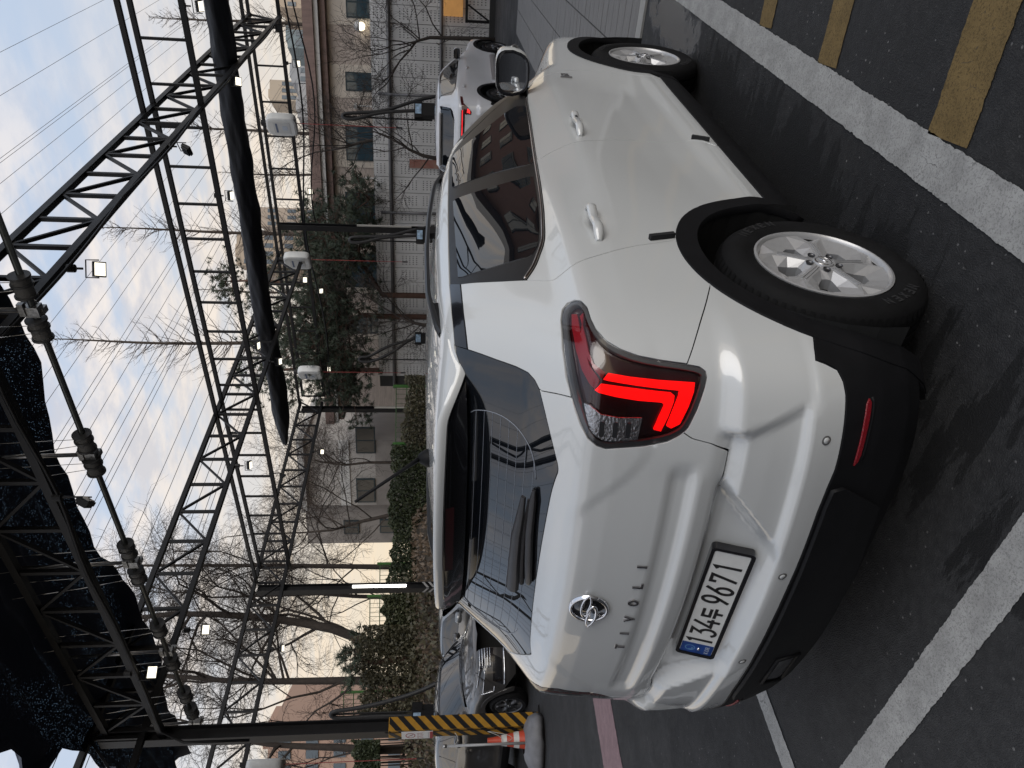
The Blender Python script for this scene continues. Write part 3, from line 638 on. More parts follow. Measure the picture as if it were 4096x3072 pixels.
# --- front wing, nose, bonnet
top_z = lambda y: float(on_roof(np.array([.70]), np.array([y]))[0, 2])
fen = gf[::-1][:-1]+[(3.10, 1.085)]+[side_pt(y, top_z(y)) for y in (2.1, 2.3, 2.5, 2.7, 2.9, 3.05)]
fen = fen+[side_nose(3.06, .62)]+arch(2.6, R_OUT, math.degrees(math.atan2(.30, .36)), 176)[:-1]+[(gf[-1][0]+.002, SILL)]
pair('front_wing', [fen], PAINT, car, res=.025)
SN = S3+RHO*math.pi/2
nose_r = [(SN-.01, .92)]+[(SN-.35, .90), (SN-.62, .86)]+[side_nose(3.065, .80), side_nose(3.065, .62)]+arch(2.6, R_OUT, 36, 0, 8)+[(SN-.4, .22), (SN-.01, .22)]
pair('front_bumper', [nose_r], PAINT, car, res=.03)
bon = [(x, y) for x, y in ((-.69, 2.32), (0, 2.40), (.69, 2.32), (.70, 2.9), (.62, 3.12), (.35, 3.28), (0, 3.33), (-.35, 3.28), (-.62, 3.12), (-.70, 2.9))]
skin('bonnet', [bon], PAINT, car, roof=True, res=.04)
ws = [(-.60, 1.46), (0, 1.50), (.60, 1.46), (.70, 2.24), (0, 2.34), (-.70, 2.24)]
skin('windscreen', [ws], TINT, car, roof=True, res=.04)
skin('headlamp', [[side_nose(3.08, .86), (SN-.40, .84), (SN-.36, .74), side_nose(3.10, .72)]], LAMPSIL, car, off=.004, res=.03)
skin('headlamp', [[side_nose(3.08, .86), (SN-.40, .84), (SN-.36, .74), side_nose(3.10, .72)]], LAMPSIL, car, off=.004, res=.03, mirror=True)
# --- roof and side windows
dt = [side_pt(y, z) for y, z in ((1.87, 1.158), (1.74, 1.235), (1.58, 1.325), (1.42, 1.415), (1.33, 1.462), (1.26, 1.487), (1.16, 1.497), (.8, 1.503), (.45, 1.503))]+[st[0]]
dlo = sm(dt, 1)+[st[1], (1.052, 1.36), gr[0]]+belt[kr-1::-1]
pair('window_frame', [dlo], SATINB, car, off=-.002, res=.03)
fr = K['frame_F']; fr2 = K['frame_R']
pair('front_side_window', [smooth_poly(densify(inset(fr, .002), .06), 1)], TINT, car, off=.000, res=.04, rim=.004, gap=0)
pair('rear_side_window', [smooth_poly(densify(inset(fr2, .002), .06), 1)], TINT, car, off=.000, res=.04, rim=.004, gap=0)
XR = .632
strip_top = [tuple(map(float, (s_of(XR, y), on_roof(np.array([XR]), np.array([y]))[0, 2]))) for y in np.linspace(-.10, 1.36, 24)]
rs = strip_top[::-1]+[st[5], st[6], st[0]]+sm(dt, 1)[:14:-1]
rs = strip_top+[side_pt(1.40, 1.43)]+[p_ for p_ in sm(dt, 1) if p_[0] < S2+1.34-PY]+[st[6], st[5]]
pair('roof_side_rail', [rs], PAINT, car, res=.02, gap=.001)
rfo = [(-XR, 1.34), (-.4, 1.43), (0, 1.47), (.4, 1.43), (XR, 1.34), (XR, -.12), (.58, -.19), (.45, -.24), (.25, -.26), (0, -.27), (-.25, -.26), (-.45, -.24), (-.58, -.19), (-XR, -.12)]
skin('roof', [rfo], PAINT, car, roof=True, res=.03, gap=.001)
pil = [side_pt(2.10, 1.07), side_pt(1.87, 1.160), side_pt(1.58, 1.330), side_pt(1.34, 1.468), side_pt(1.36, 1.50), (S2+1.62-PY, 1.36), (S2+1.95-PY, 1.18), side_pt(2.2, 1.09)]
pair('windscreen_pillar', [pil], SATINB, car, res=.03, off=-.004)
# chrome line under the windows
bp = belt[2:-1]
for sx in (1, -1):
    c = on_body(np.array([a*sx for a, b in bp]), np.array([b+.006 for a, b in bp])); n = body_grad(np.abs(c)*np.array([1, 1, 1])*np.where(np.array([0, 1, 2]) == 1, np.sign(c), 1)); n[:, 0] *= sx
    MB().tube([tuple(v) for v in c+n*.003], .006, 6).build('window_trim', mat('bright_trim', (.34, .30, .28), .10, 1.), car, True, CAR_AT)
# dark inner shell behind the gaps
inner = [side_pt(.44, .19), side_pt(2.16, .19)]+arch(2.6, R_IN+.01, 190, 0, 20)+[side_nose(3.05, .45), side_nose(3.05, .93)]+[side_pt(y, top_z(y)-.03) for y in (2.8, 2.4, 2.15)]+[side_pt(1.87, 1.15), side_pt(1.40, 1.40), side_pt(1.2, 1.48), side_pt(.3, 1.48), (.76, 1.44), (.62, 1.49), (.3, 1.495), (0., 1.50)]
inner_r = [(0., .23)]+[(.4, .22), (.74, .22)]+arch(0, R_IN+.01, 196, -12, 24)+inner
for o in pair('inner_shell', [inner_r], DARK, car, off=-.026, res=.025, rim=0, gap=0): pass
# underbody and wheel housings
ub = MB(); ub.box((0, 1.3, .27), (1.16, 3.3, .12)); ub.box((0, 1.3, .60), (1.0, 3.2, .60))
for yc in (0., 2.6):
    for sx in (1, -1):
        m = []
        for i in range(17):
            a = R_(-10+200*i/16); m.append((.405*math.cos(a)+yc, .405*math.sin(a)+WZ))
        V = [(sx*.60, a, b) for a, b in m]+[(sx*.885, a, b) for a, b in m]
        ub.add(V, [(i, i+1, 18+i, 17+i) for i in range(16)]); ub.add([(sx*.60, yc, WZ)]+[(sx*.60, a, b) for a, b in m], [(0, i+1, i+2) for i in range(16)])
ub.build('underbody', DARK, car, False, CAR_AT)
# --- tail lamps
def loopof(n): return K[n]
for mir in (False, True):
    base = skin('tail_lamp', [lamp], REDBLK, car, off=-.022, res=.03, rim=0, gap=0, mirror=mir)
    base['label'] = 'lit red tail lamp with stepped light bars' if not mir else 'tail lamp on the far side of the tailgate'
    kw = dict(mirror=mir, gap=0)
    skin('lamp_border', [smooth_poly(lamp, 1), inset(smooth_poly(lamp, 1), .011)], LENSGREY, base, off=-.005, res=.02, rim=.014, **kw)
    skin('light_bar', [K['bar1']], REDDIM if mir else REDLIT, base, off=-.010, res=.02, rim=.010, **kw)
    skin('light_bar', [K['bar2']], REDDIM if mir else REDLIT, base, off=-.010, res=.02, rim=.010, **kw)
    skin('upper_bar', [K['bar3']], REDDIM, base, off=-.011, res=.02, rim=.008, **kw)
    skin('upper_bar', [K['bar3b']], REDDIM, base, off=-.011, res=.02, rim=.008, **kw)
    skin('reverse_lamp', [K['white']], LAMPSIL, base, off=-.012, res=.012, rim=.008, **kw)
    for i in range(3):
        z0 = 1.025+.035*i
        skin('lamp_slat', [[(.575, z0), (.61, z0), (.61, z0+.012), (.575, z0+.012)]], LENSGREY, base, off=-.007, res=.02, rim=.006, **kw)
    skin('clear_cover', [smooth_poly(lamp, 1)], LENS, base, off=.0, res=.014, rim=.004, gap=.002, mirror=mir)
# --- spoiler with the high brake lamp
TE = [(-.622, -.105), (-.600, -.145), (-.57, -.205), (-.53, -.262), (-.48, -.307), (-.40, -.345), (-.28, -.378), (-.14, -.398), (0, -.405)]
te = TE+[(-x, y) for x, y in TE[-2::-1]]
tes = smooth_poly(te, 2, False); xs_ = np.array([p_[0] for p_ in tes]); ys_ = np.array([p_[1] for p_ in tes])
front = np.interp(np.abs(xs_), [0, .25, .45, .58, .622], [-.265, -.255, -.235, -.185, -.10]); front = np.maximum(front, ys_+.004)
zf = on_roof(xs_, front)[:, 2]; wq = sst(.45, .622, np.abs(xs_)); zr = (1.545-.012*(np.abs(xs_)/.5)**2)*(1-wq)+(zf-.006)*wq
rows = []
for t in np.linspace(0, 1, 7):
    y = front*(1-t)+ys_*t; rows.append(np.stack([xs_, y, zf*(1-t)+zr*t+.006*np.sin(math.pi*t)], 1))
rows.append(np.stack([xs_, ys_-.005, zr-.007], 1)); rows.append(np.stack([xs_, ys_-.004, zr-.020], 1)); rows.append(np.stack([xs_, ys_, zr-.030], 1)); rows.append(np.stack([xs_, ys_+.010, zr-.034], 1))
def grid_faces(r, c): return [(i*c+j, i*c+j+1, (i+1)*c+j+1, (i+1)*c+j) for i in range(r-1) for j in range(c-1)]
V = np.concatenate(rows); spo = new_obj('roof_spoiler', V, [f[::-1] for f in grid_faces(len(rows), len(xs_))], PAINT, tailgate, True, None, CAR_AT, 40)
zb = 1.437+.020*(np.abs(xs_)/.62)**4
yb = np.array([on_body(np.array([s_of(abs(x), -.3)]), np.array([1.44]))[0, 1] for x in xs_])
yb = rear_line(xs_, np.full_like(xs_, 1.437))-.012; yb = np.maximum(yb, ys_+.014); yb = np.minimum(yb, ys_+.10)
bl = [np.stack([xs_, ys_+.010, zr-.034], 1), np.stack([xs_, ys_+.022, zr-.044], 1), np.stack([xs_, (ys_+.03)*.6+yb*.4, zr-.060], 1), np.stack([xs_, yb, zb], 1), np.stack([xs_, yb+.03, zb+.002], 1)]
V = np.concatenate(bl); new_obj('spoiler_underside', V, [f[::-1] for f in grid_faces(len(bl), len(xs_))], GLOSSB, spo, True, None, CAR_AT, 40)
bx_ = [(x, y) for x, y in zip(xs_, ys_) if abs(x) < .17]
V = [(x, y+.013, 1.506) for x, y in bx_]+[(x, y+.021, 1.478) for x, y in bx_]
new_obj('high_brake_lamp', V, [f[::-1] for f in grid_faces(2, len(bx_))], REDBLK, spo, True, None, CAR_AT)
# --- roof rails
for sx in (1, -1):
    ys = np.linspace(-.02, 1.36, 44); xx = np.full_like(ys, .605)-.03*np.clip((ys-1.0)/.4, 0, 1)**2-.035*np.clip((.15-ys)/.2, 0, 1)**2
    zz = on_roof(xx, ys)[:, 2]; u = (ys-ys[0])/(ys[-1]-ys[0]); lift = .034*np.minimum(1, np.minimum(u/.15, (1-u)/.15))**.55; th_ = .014+.006*np.exp(-np.minimum(u, 1-u)/.05)
    prof = []
    for x, y, z, h_, t_ in zip(xx, ys, zz, lift, th_):
        prof.append([(sx*(x+.012), y, z+h_-t_), (sx*(x+.015), y, z+h_-.003), (sx*(x+.010), y, z+h_+.003), (sx*(x-.008), y, z+h_+.003), (sx*(x-.014), y, z+h_-.004), (sx*(x-.012), y, z+h_-t_)])
    V = [p_ for g in prof for p_ in g]; c = 6; Fc = [(i*c+j, i*c+(j+1) % c, (i+1)*c+(j+1) % c, (i+1)*c+j) for i in range(len(prof)-1) for j in range(c)]
    rail_ = new_obj('roof_rail', V, Fc if sx < 0 else [f[::-1] for f in Fc], mat('satin_rail', (.03, .03, .032), .3, .3), car, True, None, CAR_AT, 50)
    for y0, y1 in ((-.03, .12), (1.22, 1.37), (.64, .70)):
        q = np.linspace(y0, y1, 6); x_ = np.interp(q, ys, xx); z_ = on_roof(x_, q)[:, 2]; zt_ = np.interp(q, ys, zz+lift); V = []
        for x, y, z, zt2 in zip(x_, q, z_, zt_): V += [(sx*(x-.012), y, z-.004), (sx*(x-.010), y, zt2-.004), (sx*(x+.011), y, zt2-.004), (sx*(x+.014), y, z-.004)]
        new_obj('rail_foot', V, [(i*4+j, i*4+j+1, (i+1)*4+j+1, (i+1)*4+j) for i in range(5) for j in range(3)]+[(0, 1, 2, 3), (23, 22, 21, 20)], BLACKP, rail_, False, None, CAR_AT)
# --- aerial
p0 = on_roof(np.array([0.]), np.array([.02]))[0]
m = MB(); m.lathe([(.0, .040), (.012, .040), (.022, .030), (.034, .008), (.036, -.004)], c=tuple(p0), n=16)
aer = m.build('aerial_base', BLACKP, car, True, CAR_AT, 50)
MB().tube([tuple(p0+np.array([0, -.0, .03])), tuple(p0+np.array([0, -.06, .09])), tuple(p0+np.array([0, -.22, .25]))], [.010, .0065, .0055], 8).build('aerial_rod', BLACKP, aer, True, CAR_AT)
# ---------------------------------------------------------------- writing as raised or printed strokes
def arc(cx, cy, rx, ry, a0, a1, n=12):
    return [(cx+rx*math.cos(R_(a0+(a1-a0)*i/n)), cy+ry*math.sin(R_(a0+(a1-a0)*i/n))) for i in range(n+1)]
GLYPH = {
    '1': [[(.22, .86), (.50, .97), (.50, .0)]],
    '3': [[(.06, .96), (.74, .96), (.36, .60)]+arc(.40, .31, .38, .30, 78, -150, 14)],
    '4': [[(.56, 1.0), (.04, .30), (.92, .30)], [(.66, .50), (.66, .0)]],
    '6': [[(.66, 1.0), (.16, .46)]+arc(.43, .30, .33, .30, 150, 510, 22)],
    '7': [[(.08, .74), (.08, .95), (.80, .95), (.30, .0)]],
    '9': [[(.26, .0), (.76, .54)]+arc(.47, .70, .33, .30, -30, 330, 22)],
    'du': [[(.90, .96), (.12, .96), (.12, .60), (.92, .60)], [(.0, .36), (1.04, .36)], [(.52, .33), (.52, .0)]],
    'T': [[(.05, .94), (.95, .94)], [(.5, .90), (.5, 0)]], 'I': [[(.5, 1), (.5, 0)]], 'V': [[(.05, 1), (.5, .03), (.95, 1)]],
    'O': [arc(.5, .5, .42, .46, 0, 360, 20)], 'L': [[(.15, 1), (.15, .06), (.85, .06)]], 'K': [[(.1, 1), (.1, 0)], [(.8, 1), (.18, .5), (.85, 0)]], 'R': [[(.1, 0), (.1, .95), (.6, .95), (.78, .74), (.6, .52), (.16, .52)], [(.5, .48), (.85, 0)]],
    'N': [[(.1, 0), (.1, 1), (.85, 0), (.85, 1)]], 'E': [[(.85, .95), (.1, .95), (.1, .05), (.85, .05)], [(.15, .5), (.75, .5)]], 'X': [[(.1, 1), (.85, 0)], [(.85, 1), (.52, .56)], [(.43, .44), (.1, 0)]],
    'S': [[(.85, .84), (.6, .97), (.25, .95), (.12, .76), (.25, .58), (.7, .44), (.86, .24), (.7, .05), (.3, .03), (.1, .18)]],
}
def ribbon(pl, t):
    """closed outline pieces of a stroke of width t: quads along a polyline with mitred corners"""
    q = np.array(pl, float); n = len(q); closed = np.linalg.norm(q[0]-q[-1]) < 1e-6
    d = np.diff(q, axis=0); d /= np.maximum(np.linalg.norm(d, axis=1, keepdims=True), 1e-9); nn = np.stack([-d[:, 1], d[:, 0]], 1)
    m = np.zeros_like(q); m[0] = nn[0]; m[-1] = nn[-1]
    for i in range(1, n-1):
        s_ = nn[i-1]+nn[i]; l = max(np.linalg.norm(s_), .35); m[i] = s_/l*min(2/l, 1.9)*1.0
        m[i] = s_/np.linalg.norm(s_)/max(.5, float(np.dot(s_/np.linalg.norm(s_), nn[i]))) if np.linalg.norm(s_) > .2 else nn[i]
    if closed:
        s_ = nn[0]+nn[-1]; m[0] = m[-1] = s_/np.linalg.norm(s_)
    a, b = q+m*t/2, q-m*t/2
    return np.vstack([a, b]), [(i, i+1, n+i+1, n+i) for i in range(n-1)]
def strokes(mb, glyph, w, h, t, place, depth):
    """adds one character; place(u, v, lift) -> point"""
    for k, pl in enumerate(GLYPH[glyph]):
        P, Fc = ribbon([(u*w, v*h) for u, v in pl], t); n = len(P)
        lift = depth+k*.0002
        V = [place(u, v, lift) for u, v in P]+[place(u, v, -.0005) for u, v in P]; m = n//2
        side = [(i, n+i, n+i+1, i+1) for i in range(m-1)]+[(m+i, m+i+1, n+m+i+1, n+m+i) for i in range(m-1)]
        mb.add(V, [f[::-1] for f in Fc]+side+[(0, m, n+m, n), (m-1, n+m-1, n+2*m-1, 2*m-1)])
# ---------------------------------------------------------------- number plate
PT = .285; pc = np.array([0., -.650, .667]); pu = np.array([0, math.sin(PT), math.cos(PT)]); pn = np.array([0, -math.cos(PT), math.sin(PT)])
def plate_pt(u, v, w): return tuple(pc+np.array([u, 0, 0])+pu*v+pn*w)
def rrect(w, h, r, n=5):
    out = []
    for cx, cy, a in ((w/2-r, h/2-r, 0), (-w/2+r, h/2-r, 90), (-w/2+r, -h/2+r, 180), (w/2-r, -h/2+r, 270)):
        out += [(cx+r*math.cos(R_(a+90*i/n)), cy+r*math.sin(R_(a+90*i/n))) for i in range(n+1)]
    return out
def slab(mb, poly, a, b):
    n = len(poly); mb.add([plate_pt(u, v, a) for u, v in poly]+[plate_pt(u, v, b) for u, v in poly], [tuple(range(n)), tuple(range(2*n-1, n-1, -1))]+[(i, n+i, n+(i+1) % n, (i+1) % n) for i in range(n)])
m = MB(); slab(m, rrect(.538, .128, .014), -.016, .004)
plate = m.build('number_plate', GLOSSB, car, False, CAR_AT); plate['label'] = 'number plate reading 134두 9671'
m = MB(); slab(m, rrect(.512, .104, .007), .004, .0065); m.build('plate_face', PLATEW, plate, False, CAR_AT)
# raised lip of the black holder
m = MB(); ro, ri = rrect(.538, .128, .014), rrect(.516, .108, .008); n = len(ro)
m.add([plate_pt(u, v, .004) for u, v in ro]+[plate_pt(u, v, .010) for u, v in ro]+[plate_pt(u, v, .010) for u, v in ri]+[plate_pt(u, v, .005) for u, v in ri], [(k*n+i, k*n+(i+1) % n, (k+1)*n+(i+1) % n, (k+1)*n+i) for k in range(3) for i in range(n)])
m.build('plate_holder_lip', GLOSSB, plate, False, CAR_AT)
m = MB(); slab(m, [(-.255, -.051), (-.203, -.051), (-.203, .051), (-.255, .051)], .0065, .0075); m.build('blue_band', PLATEB, plate, False, CAR_AT)
m = MB()
for g, x, w in (('1', .080, .036), ('3', .128, .044), ('4', .176, .046), ('du', .227, .046), ('9', .297, .044), ('6', .346, .044), ('7', .400, .042), ('1', .452, .036)):
    h, v0 = (.080, -.040) if g != 'du' else (.062, -.038)
    strokes(m, g, w, h, .0098 if g != 'du' else .0095, (lambda u, v, l, x0=x-.26-w/2, b=v0: plate_pt(x0+u, b+v, .0066+l)), .0014)
m.build('plate_number', PLATEK, plate, False, CAR_AT)
m = MB()
for i, g in enumerate('KOR'):
    strokes(m, g, .011, .014, .0022, (lambda u, v, l, x0=-.2475+i*.0135: plate_pt(x0+u, -.040+v, .0076+l)), .0003)
m.build('plate_country_code', mat('plate_grey_print', (.30, .34, .42), .4), plate, False, CAR_AT)
m = MB(); P, Fc = ribbon(arc(-.229, .022, .013, .015, 0, 360, 20), .0035); m.add([plate_pt(u, v, .0079) for u, v in P], [f[::-1] for f in Fc])
P, Fc = ribbon(arc(-.232, .022, .006, .008, 150, 330, 8), .005); m.add([plate_pt(u, v, .0081) for u, v in P], [f[::-1] for f in Fc]); m.build('plate_emblem', mat('plate_pale_blue', (.10, .22, .42), .3), plate, False, CAR_AT)
m = MB(); m.lathe([(.0, .003), (.004, .003), (.005, 0)], c=plate_pt(-.229, -.006, .0077), n=10, rot=Matrix.Rotation(math.pi/2-PT, 3, 'X')); m.build('plate_bolt', CHROME, plate, True, CAR_AT)
# ---------------------------------------------------------------- chrome letters and wing emblem on the tailgate
def rear_frame(x, z):
    p = on_body(np.array([x]), np.array([z]))[0]; n_ = body_grad(np.array([[abs(p[0]), p[1], p[2]]]))[0]; n_[0] *= (1 if p[0] >= 0 else -1)
    r = np.cross(np.array([0, 0, 1.]), -n_); r /= np.linalg.norm(r); r = r if r[0] > 0 else -r; u = np.cross(n_, r); u = u if u[2] > 0 else -u
    return p, n_, r, u
LETTER = mat('dark_chrome', (.42, .40, .40), .14, 1.)
for i, g in enumerate('TIVOLI'):
    p, n_, r, u = rear_frame(-.2165+.0825*i, .930); m = MB()
    w = .024 if g not in 'I' else .018
    strokes(m, g, w, .030, .0062, (lambda a, b, l: tuple(p+r*(a-w/2)+u*(b-.015)+n_*(l+.0002))), .0045)
    m.build('letter', LETTER, tailgate, False, CAR_AT)
p, n_, r, u = rear_frame(-.014, 1.060)
em = MB(); rot = Matrix((Vector(r), Vector(u), Vector(n_))).transposed()
em.lathe([(.051, .002), (.052, .008), (.056, .011), (.061, .008), (.063, .000)], c=tuple(p), n=40, rot=rot)
emb = em.build('wing_emblem', CHROME, tailgate, True, CAR_AT)
em = MB(); em.lathe([(.0, .004), (.052, .004), (.053, .001)], c=tuple(p), n=32, rot=rot); em.build('emblem_field', GLOSSB, emb, True, CAR_AT)
def em_tube(pts, rad, name):
    q = smooth_poly(pts, 2, False); MB().tube([tuple(p+r*a+u*b+n_*.013) for a, b in q], [rad*(.55+.45*math.sin(math.pi*(i+.5)/len(q))) for i in range(len(q))], 8).build(name, CHROME, emb, True, CAR_AT)
em_tube([(.078, .006), (.055, .020), (.015, .026), (-.022, .020), (-.028, .008), (-.012, .000), (.012, -.004)], .0042, 'emblem_wing')
em_tube([(.076, .004), (.050, -.002), (.020, .000), (-.002, .006)], .0036, 'emblem_wing')
em_tube([(-.078, -.006), (-.055, -.020), (-.015, -.026), (.022, -.020), (.028, -.008), (.012, .000), (-.012, .004)], .0052, 'emblem_wing')
em_tube([(-.076, -.004), (-.050, .002), (-.020, .000), (.002, -.006)], .0045, 'emblem_wing')
# ---------------------------------------------------------------- heating lines, wiper
HEAT = mat('heating_line', (.22, .24, .28), .5)
def on_s(sv, zv, off): 
    P = on_body(np.asarray(sv, float), np.asarray(zv, float)); N = body_grad(np.stack([np.abs(P[:, 0]), P[:, 1], P[:, 2]], 1)); N[:, 0] *= np.where(P[:, 0] < 0, -1, 1); return P+N*off, N
df = sm(K['defog'], 1)
for sx in (1, -1):
    P, N = on_s([sx*a for a, b in df], [b for a, b in df], -.0022); MB().tube([tuple(v) for v in P], .0016, 4).build('heating_bus', HEAT, rear_window, True, CAR_AT)
for i in range(8):
    z = 1.253+.0235*i; lim = float(np.interp(z, [b for a, b in df[::-1]], [a for a, b in df[::-1]]))
    s_ = np.linspace(-lim, lim, 40); P, N = on_s(s_, np.full(40, z), -.0026); MB().tube([tuple(v) for v in P], .0007, 4, False).build('heating_line', HEAT, rear_window, True, CAR_AT)
WIP = mat('wiper_plastic', (.022, .021, .023), .42, noise=.2, nscale=30.)
def glass_bar(name, pts, hw, ht, lift, parent):
    """bar lying over the glass: pts = (x, z, half-width scale)"""
    P, N = on_s([a for a, b, c in pts], [b for a, b, c in pts], 0.); V = []; n = len(pts)
    for i in range(n):
        t = P[min(i+1, n-1)]-P[max(i-1, 0)]; t /= np.linalg.norm(t); s_ = np.cross(N[i], t); w = hw*pts[i][2]; b = P[i]+N[i]*lift; k = ht*max(.5, pts[i][2])
        V += [b-s_*w, b-s_*w*.9+N[i]*k*.7, b-s_*w*.3+N[i]*k, b+s_*w*.4+N[i]*k, b+s_*w+N[i]*k*.6, b+s_*w]
    Fc = [(i*6+j, i*6+(j+1) % 6, (i+1)*6+(j+1) % 6, (i+1)*6+j) for i in range(n-1) for j in range(6)]+[tuple(range(6)), tuple(range(n*6-1, n*6-7, -1))]
    return new_obj(name, V, Fc, WIP, parent, True, None, CAR_AT, 35)
arm = glass_bar('rear_wiper', [(-.092, 1.262, .75), (-.086, 1.264, 1.), (-.03, 1.265, 1.), (.05, 1.268, .9), (.16, 1.268, .8), (.25, 1.262, .6), (.318, 1.258, .35)], .021, .022, .022, tailgate)
glass_bar('wiper_blade', [(-.045, 1.232, .5), (-.03, 1.232, .9), (.06, 1.238, 1.), (.18, 1.244, 1.), (.30, 1.243, .9), (.345, 1.242, .4)], .013, .016, .004, arm)
glass_bar('wiper_carrier', [(-.05, 1.246, .8), (.06, 1.252, .8), (.2, 1.254, .7), (.31, 1.250, .4)], .009, .014, .012, arm)
# ---------------------------------------------------------------- door handles, door pads, badge, parking sensors
for sx in (1, -1):
    for y0, y1, zc_ in ((1.035, 1.305, .944), (.062, .305, 1.030)):
        ys = np.linspace(y0, y1, 15); V = []; t = (ys-y0)/(y1-y0)
        zz = zc_+(.006*(1-t)); xx = on_body(np.array([side_pt(y, z)[0] for y, z in zip(ys, zz)]), zz)[:, 0]
        out = .040*np.minimum(1, np.minimum((t+.02)/.20, (1.02-t)/.14))**.7; hz_ = .017*np.minimum(1, np.minimum((t+.05)/.15, (1.12-t)/.2))**.5
        for y, z, x, o_, h in zip(ys, zz, xx, out, hz_):
            for a in range(10):
                th = 2*math.pi*a/10; V.append((sx*(x+o_-.011+.011*math.cos(th)), y, z+h*math.sin(th)))
        Fc = [(i*10+j, i*10+(j+1) % 10, (i+1)*10+(j+1) % 10, (i+1)*10+j) for i in range(14) for j in range(10)]+[tuple(range(10)), tuple(range(149, 139, -1))]
        hd = new_obj('door_handle', V, Fc if sx < 0 else [f[::-1] for f in Fc], PAINT, car, True, None, CAR_AT, 60)
        cup = [(side_pt((y0+y1)/2+.05+.062*math.cos(R_(a)), zc_-.004+.040*math.sin(R_(a)))) for a in range(0, 360, 15)]
        if sx > 0 and y0 > 1: MB().box((xx[9]+.0405, ys[9], zz[9]), (.004, .022, .011)).build('handle_button', GLOSSB, hd, False, CAR_AT)
    for (ya, za, yb_, zb_) in ((1.123, .440, 1.082, .375), (.078, .872, .100, .788)):
        a_, b_ = on_body(np.array([side_pt(ya, za)[0], side_pt(yb_, zb_)[0]]), np.array([za, zb_])); a_[0] *= sx; b_[0] *= sx
        MB().bar(tuple(a_+np.array([sx*.006, 0, 0])), tuple(b_+np.array([sx*.006, 0, 0])), .016, .022, up=(1, 0, 0)).build('door_edge_pad', mat('rubber_foam', (.008, .008, .009), .8), car, False, CAR_AT)
    p_ = on_body(np.array([side_pt(2.0, .885)[0]]), np.array([.885]))[0]
    m = MB(); m.box((sx*(p_[0]+.003), 1.972, .884), (.006, .012, .062))
    for k, g in enumerate('SI'):
        strokes(m, g, .024, .040, .007, (lambda a, b, l, k=k: (sx*(p_[0]+l+.001), 1.990+.030*k+a if sx > 0 else 2.045-.030*k-a, .866+b)), .004)
    m.build('door_badge', LETTER, car, False, CAR_AT)
for s0, z0 in ((.595, .522), (.222, .532), (-.222, .532), (-.595, .522)):
    P, N = on_s([s0], [z0], 0.); q = Vector(N[0]).to_track_quat('Z', 'Y').to_matrix()
    m = MB(); m.lathe([(.0, .0025), (.0085, .0025), (.0088, .0015)], c=tuple(P[0]), n=18, rot=q); sen = m.build('parking_sensor', PAINT, bumper, True, CAR_AT)
    m = MB(); m.lathe([(.0090, .0012), (.0112, .0022), (.0135, .0004)], c=tuple(P[0]), n=18, rot=q); m.build('sensor_ring', mat('grey_ring', (.10, .10, .10), .5), sen, True, CAR_AT)
# ---------------------------------------------------------------- door mirrors
def mirror(sx):
    # housing: rounded box, glass facing back
    c = np.array([.948, 1.80, 1.188]); V = []; n = 22; rows_ = [(-.062, .96, 1.), (-.055, 1., 1.), (-.02, 1.02, 1.02), (.03, .95, .95), (.065, .74, .76), (.085, .40, .45)]
    def shape(a):
        ca, sa = math.cos(a), math.sin(a); e = .55; x = .108*math.copysign(abs(ca)**e, ca); z = .083*math.copysign(abs(sa)**e, sa)
        return x*(1-.18*(z < 0)*abs(z)/.083), z+.10*x*.35
    for dy_, kx, kz in rows_:
        for k in range(n):
            x, z = shape(2*math.pi*k/n); V.append((sx*(c[0]+x*kx), c[1]+dy_+.10*x, c[2]+z*kz))
    Fc = [(i*n+k, i*n+(k+1) % n, (i+1)*n+(k+1) % n, (i+1)*n+k) for i in range(len(rows_)-1) for k in range(n)]+[tuple(range((len(rows_)-1)*n, len(rows_)*n))]
    hs = new_obj('door_mirror', V, Fc if sx < 0 else [f[::-1] for f in Fc], PAINT, car, True, None, CAR_AT, 50)
    def ring(k, dy_): return [(sx*(c[0]+shape(2*math.pi*i/n)[0]*k), c[1]+dy_+.10*shape(2*math.pi*i/n)[0], c[2]+shape(2*math.pi*i/n)[1]*k) for i in range(n)]
    V = ring(.97, -.0635)+ring(.84, -.066)+ring(.80, -.050); m = MB(); m.add(V, [(j*n+i, j*n+(i+1) % n, (j+1)*n+(i+1) % n, (j+1)*n+i) for j in range(2) for i in range(n)])
    m.build('mirror_rim', GLOSSB, hs, True, CAR_AT)
    m = MB(); m.add(ring(.81, -.0545), [tuple(range(n))]); m.build('mirror_glass', mat('mirror_silver', (.75, .77, .80), .01, 1.), hs, False, CAR_AT)
    m = MB(); m.tube([(sx*.80, 1.83, 1.135), (sx*.85, 1.825, 1.128), (sx*.90, 1.815, 1.128), (sx*.93, 1.81, 1.14)], [.034, .026, .022, .02], 10); m.build('mirror_foot', SATINB, hs, True, CAR_AT)
    m = MB(); m.tube([(sx*(c[0]+.100), c[1]-.01, c[2]+.02), (sx*(c[0]+.112), c[1]+.005, c[2]-.005), (sx*(c[0]+.100), c[1]+.025, c[2]-.025)], .008, 8); m.build('repeater_lamp', LENSGREY, hs, True, CAR_AT)
mirror(1); mirror(-1)
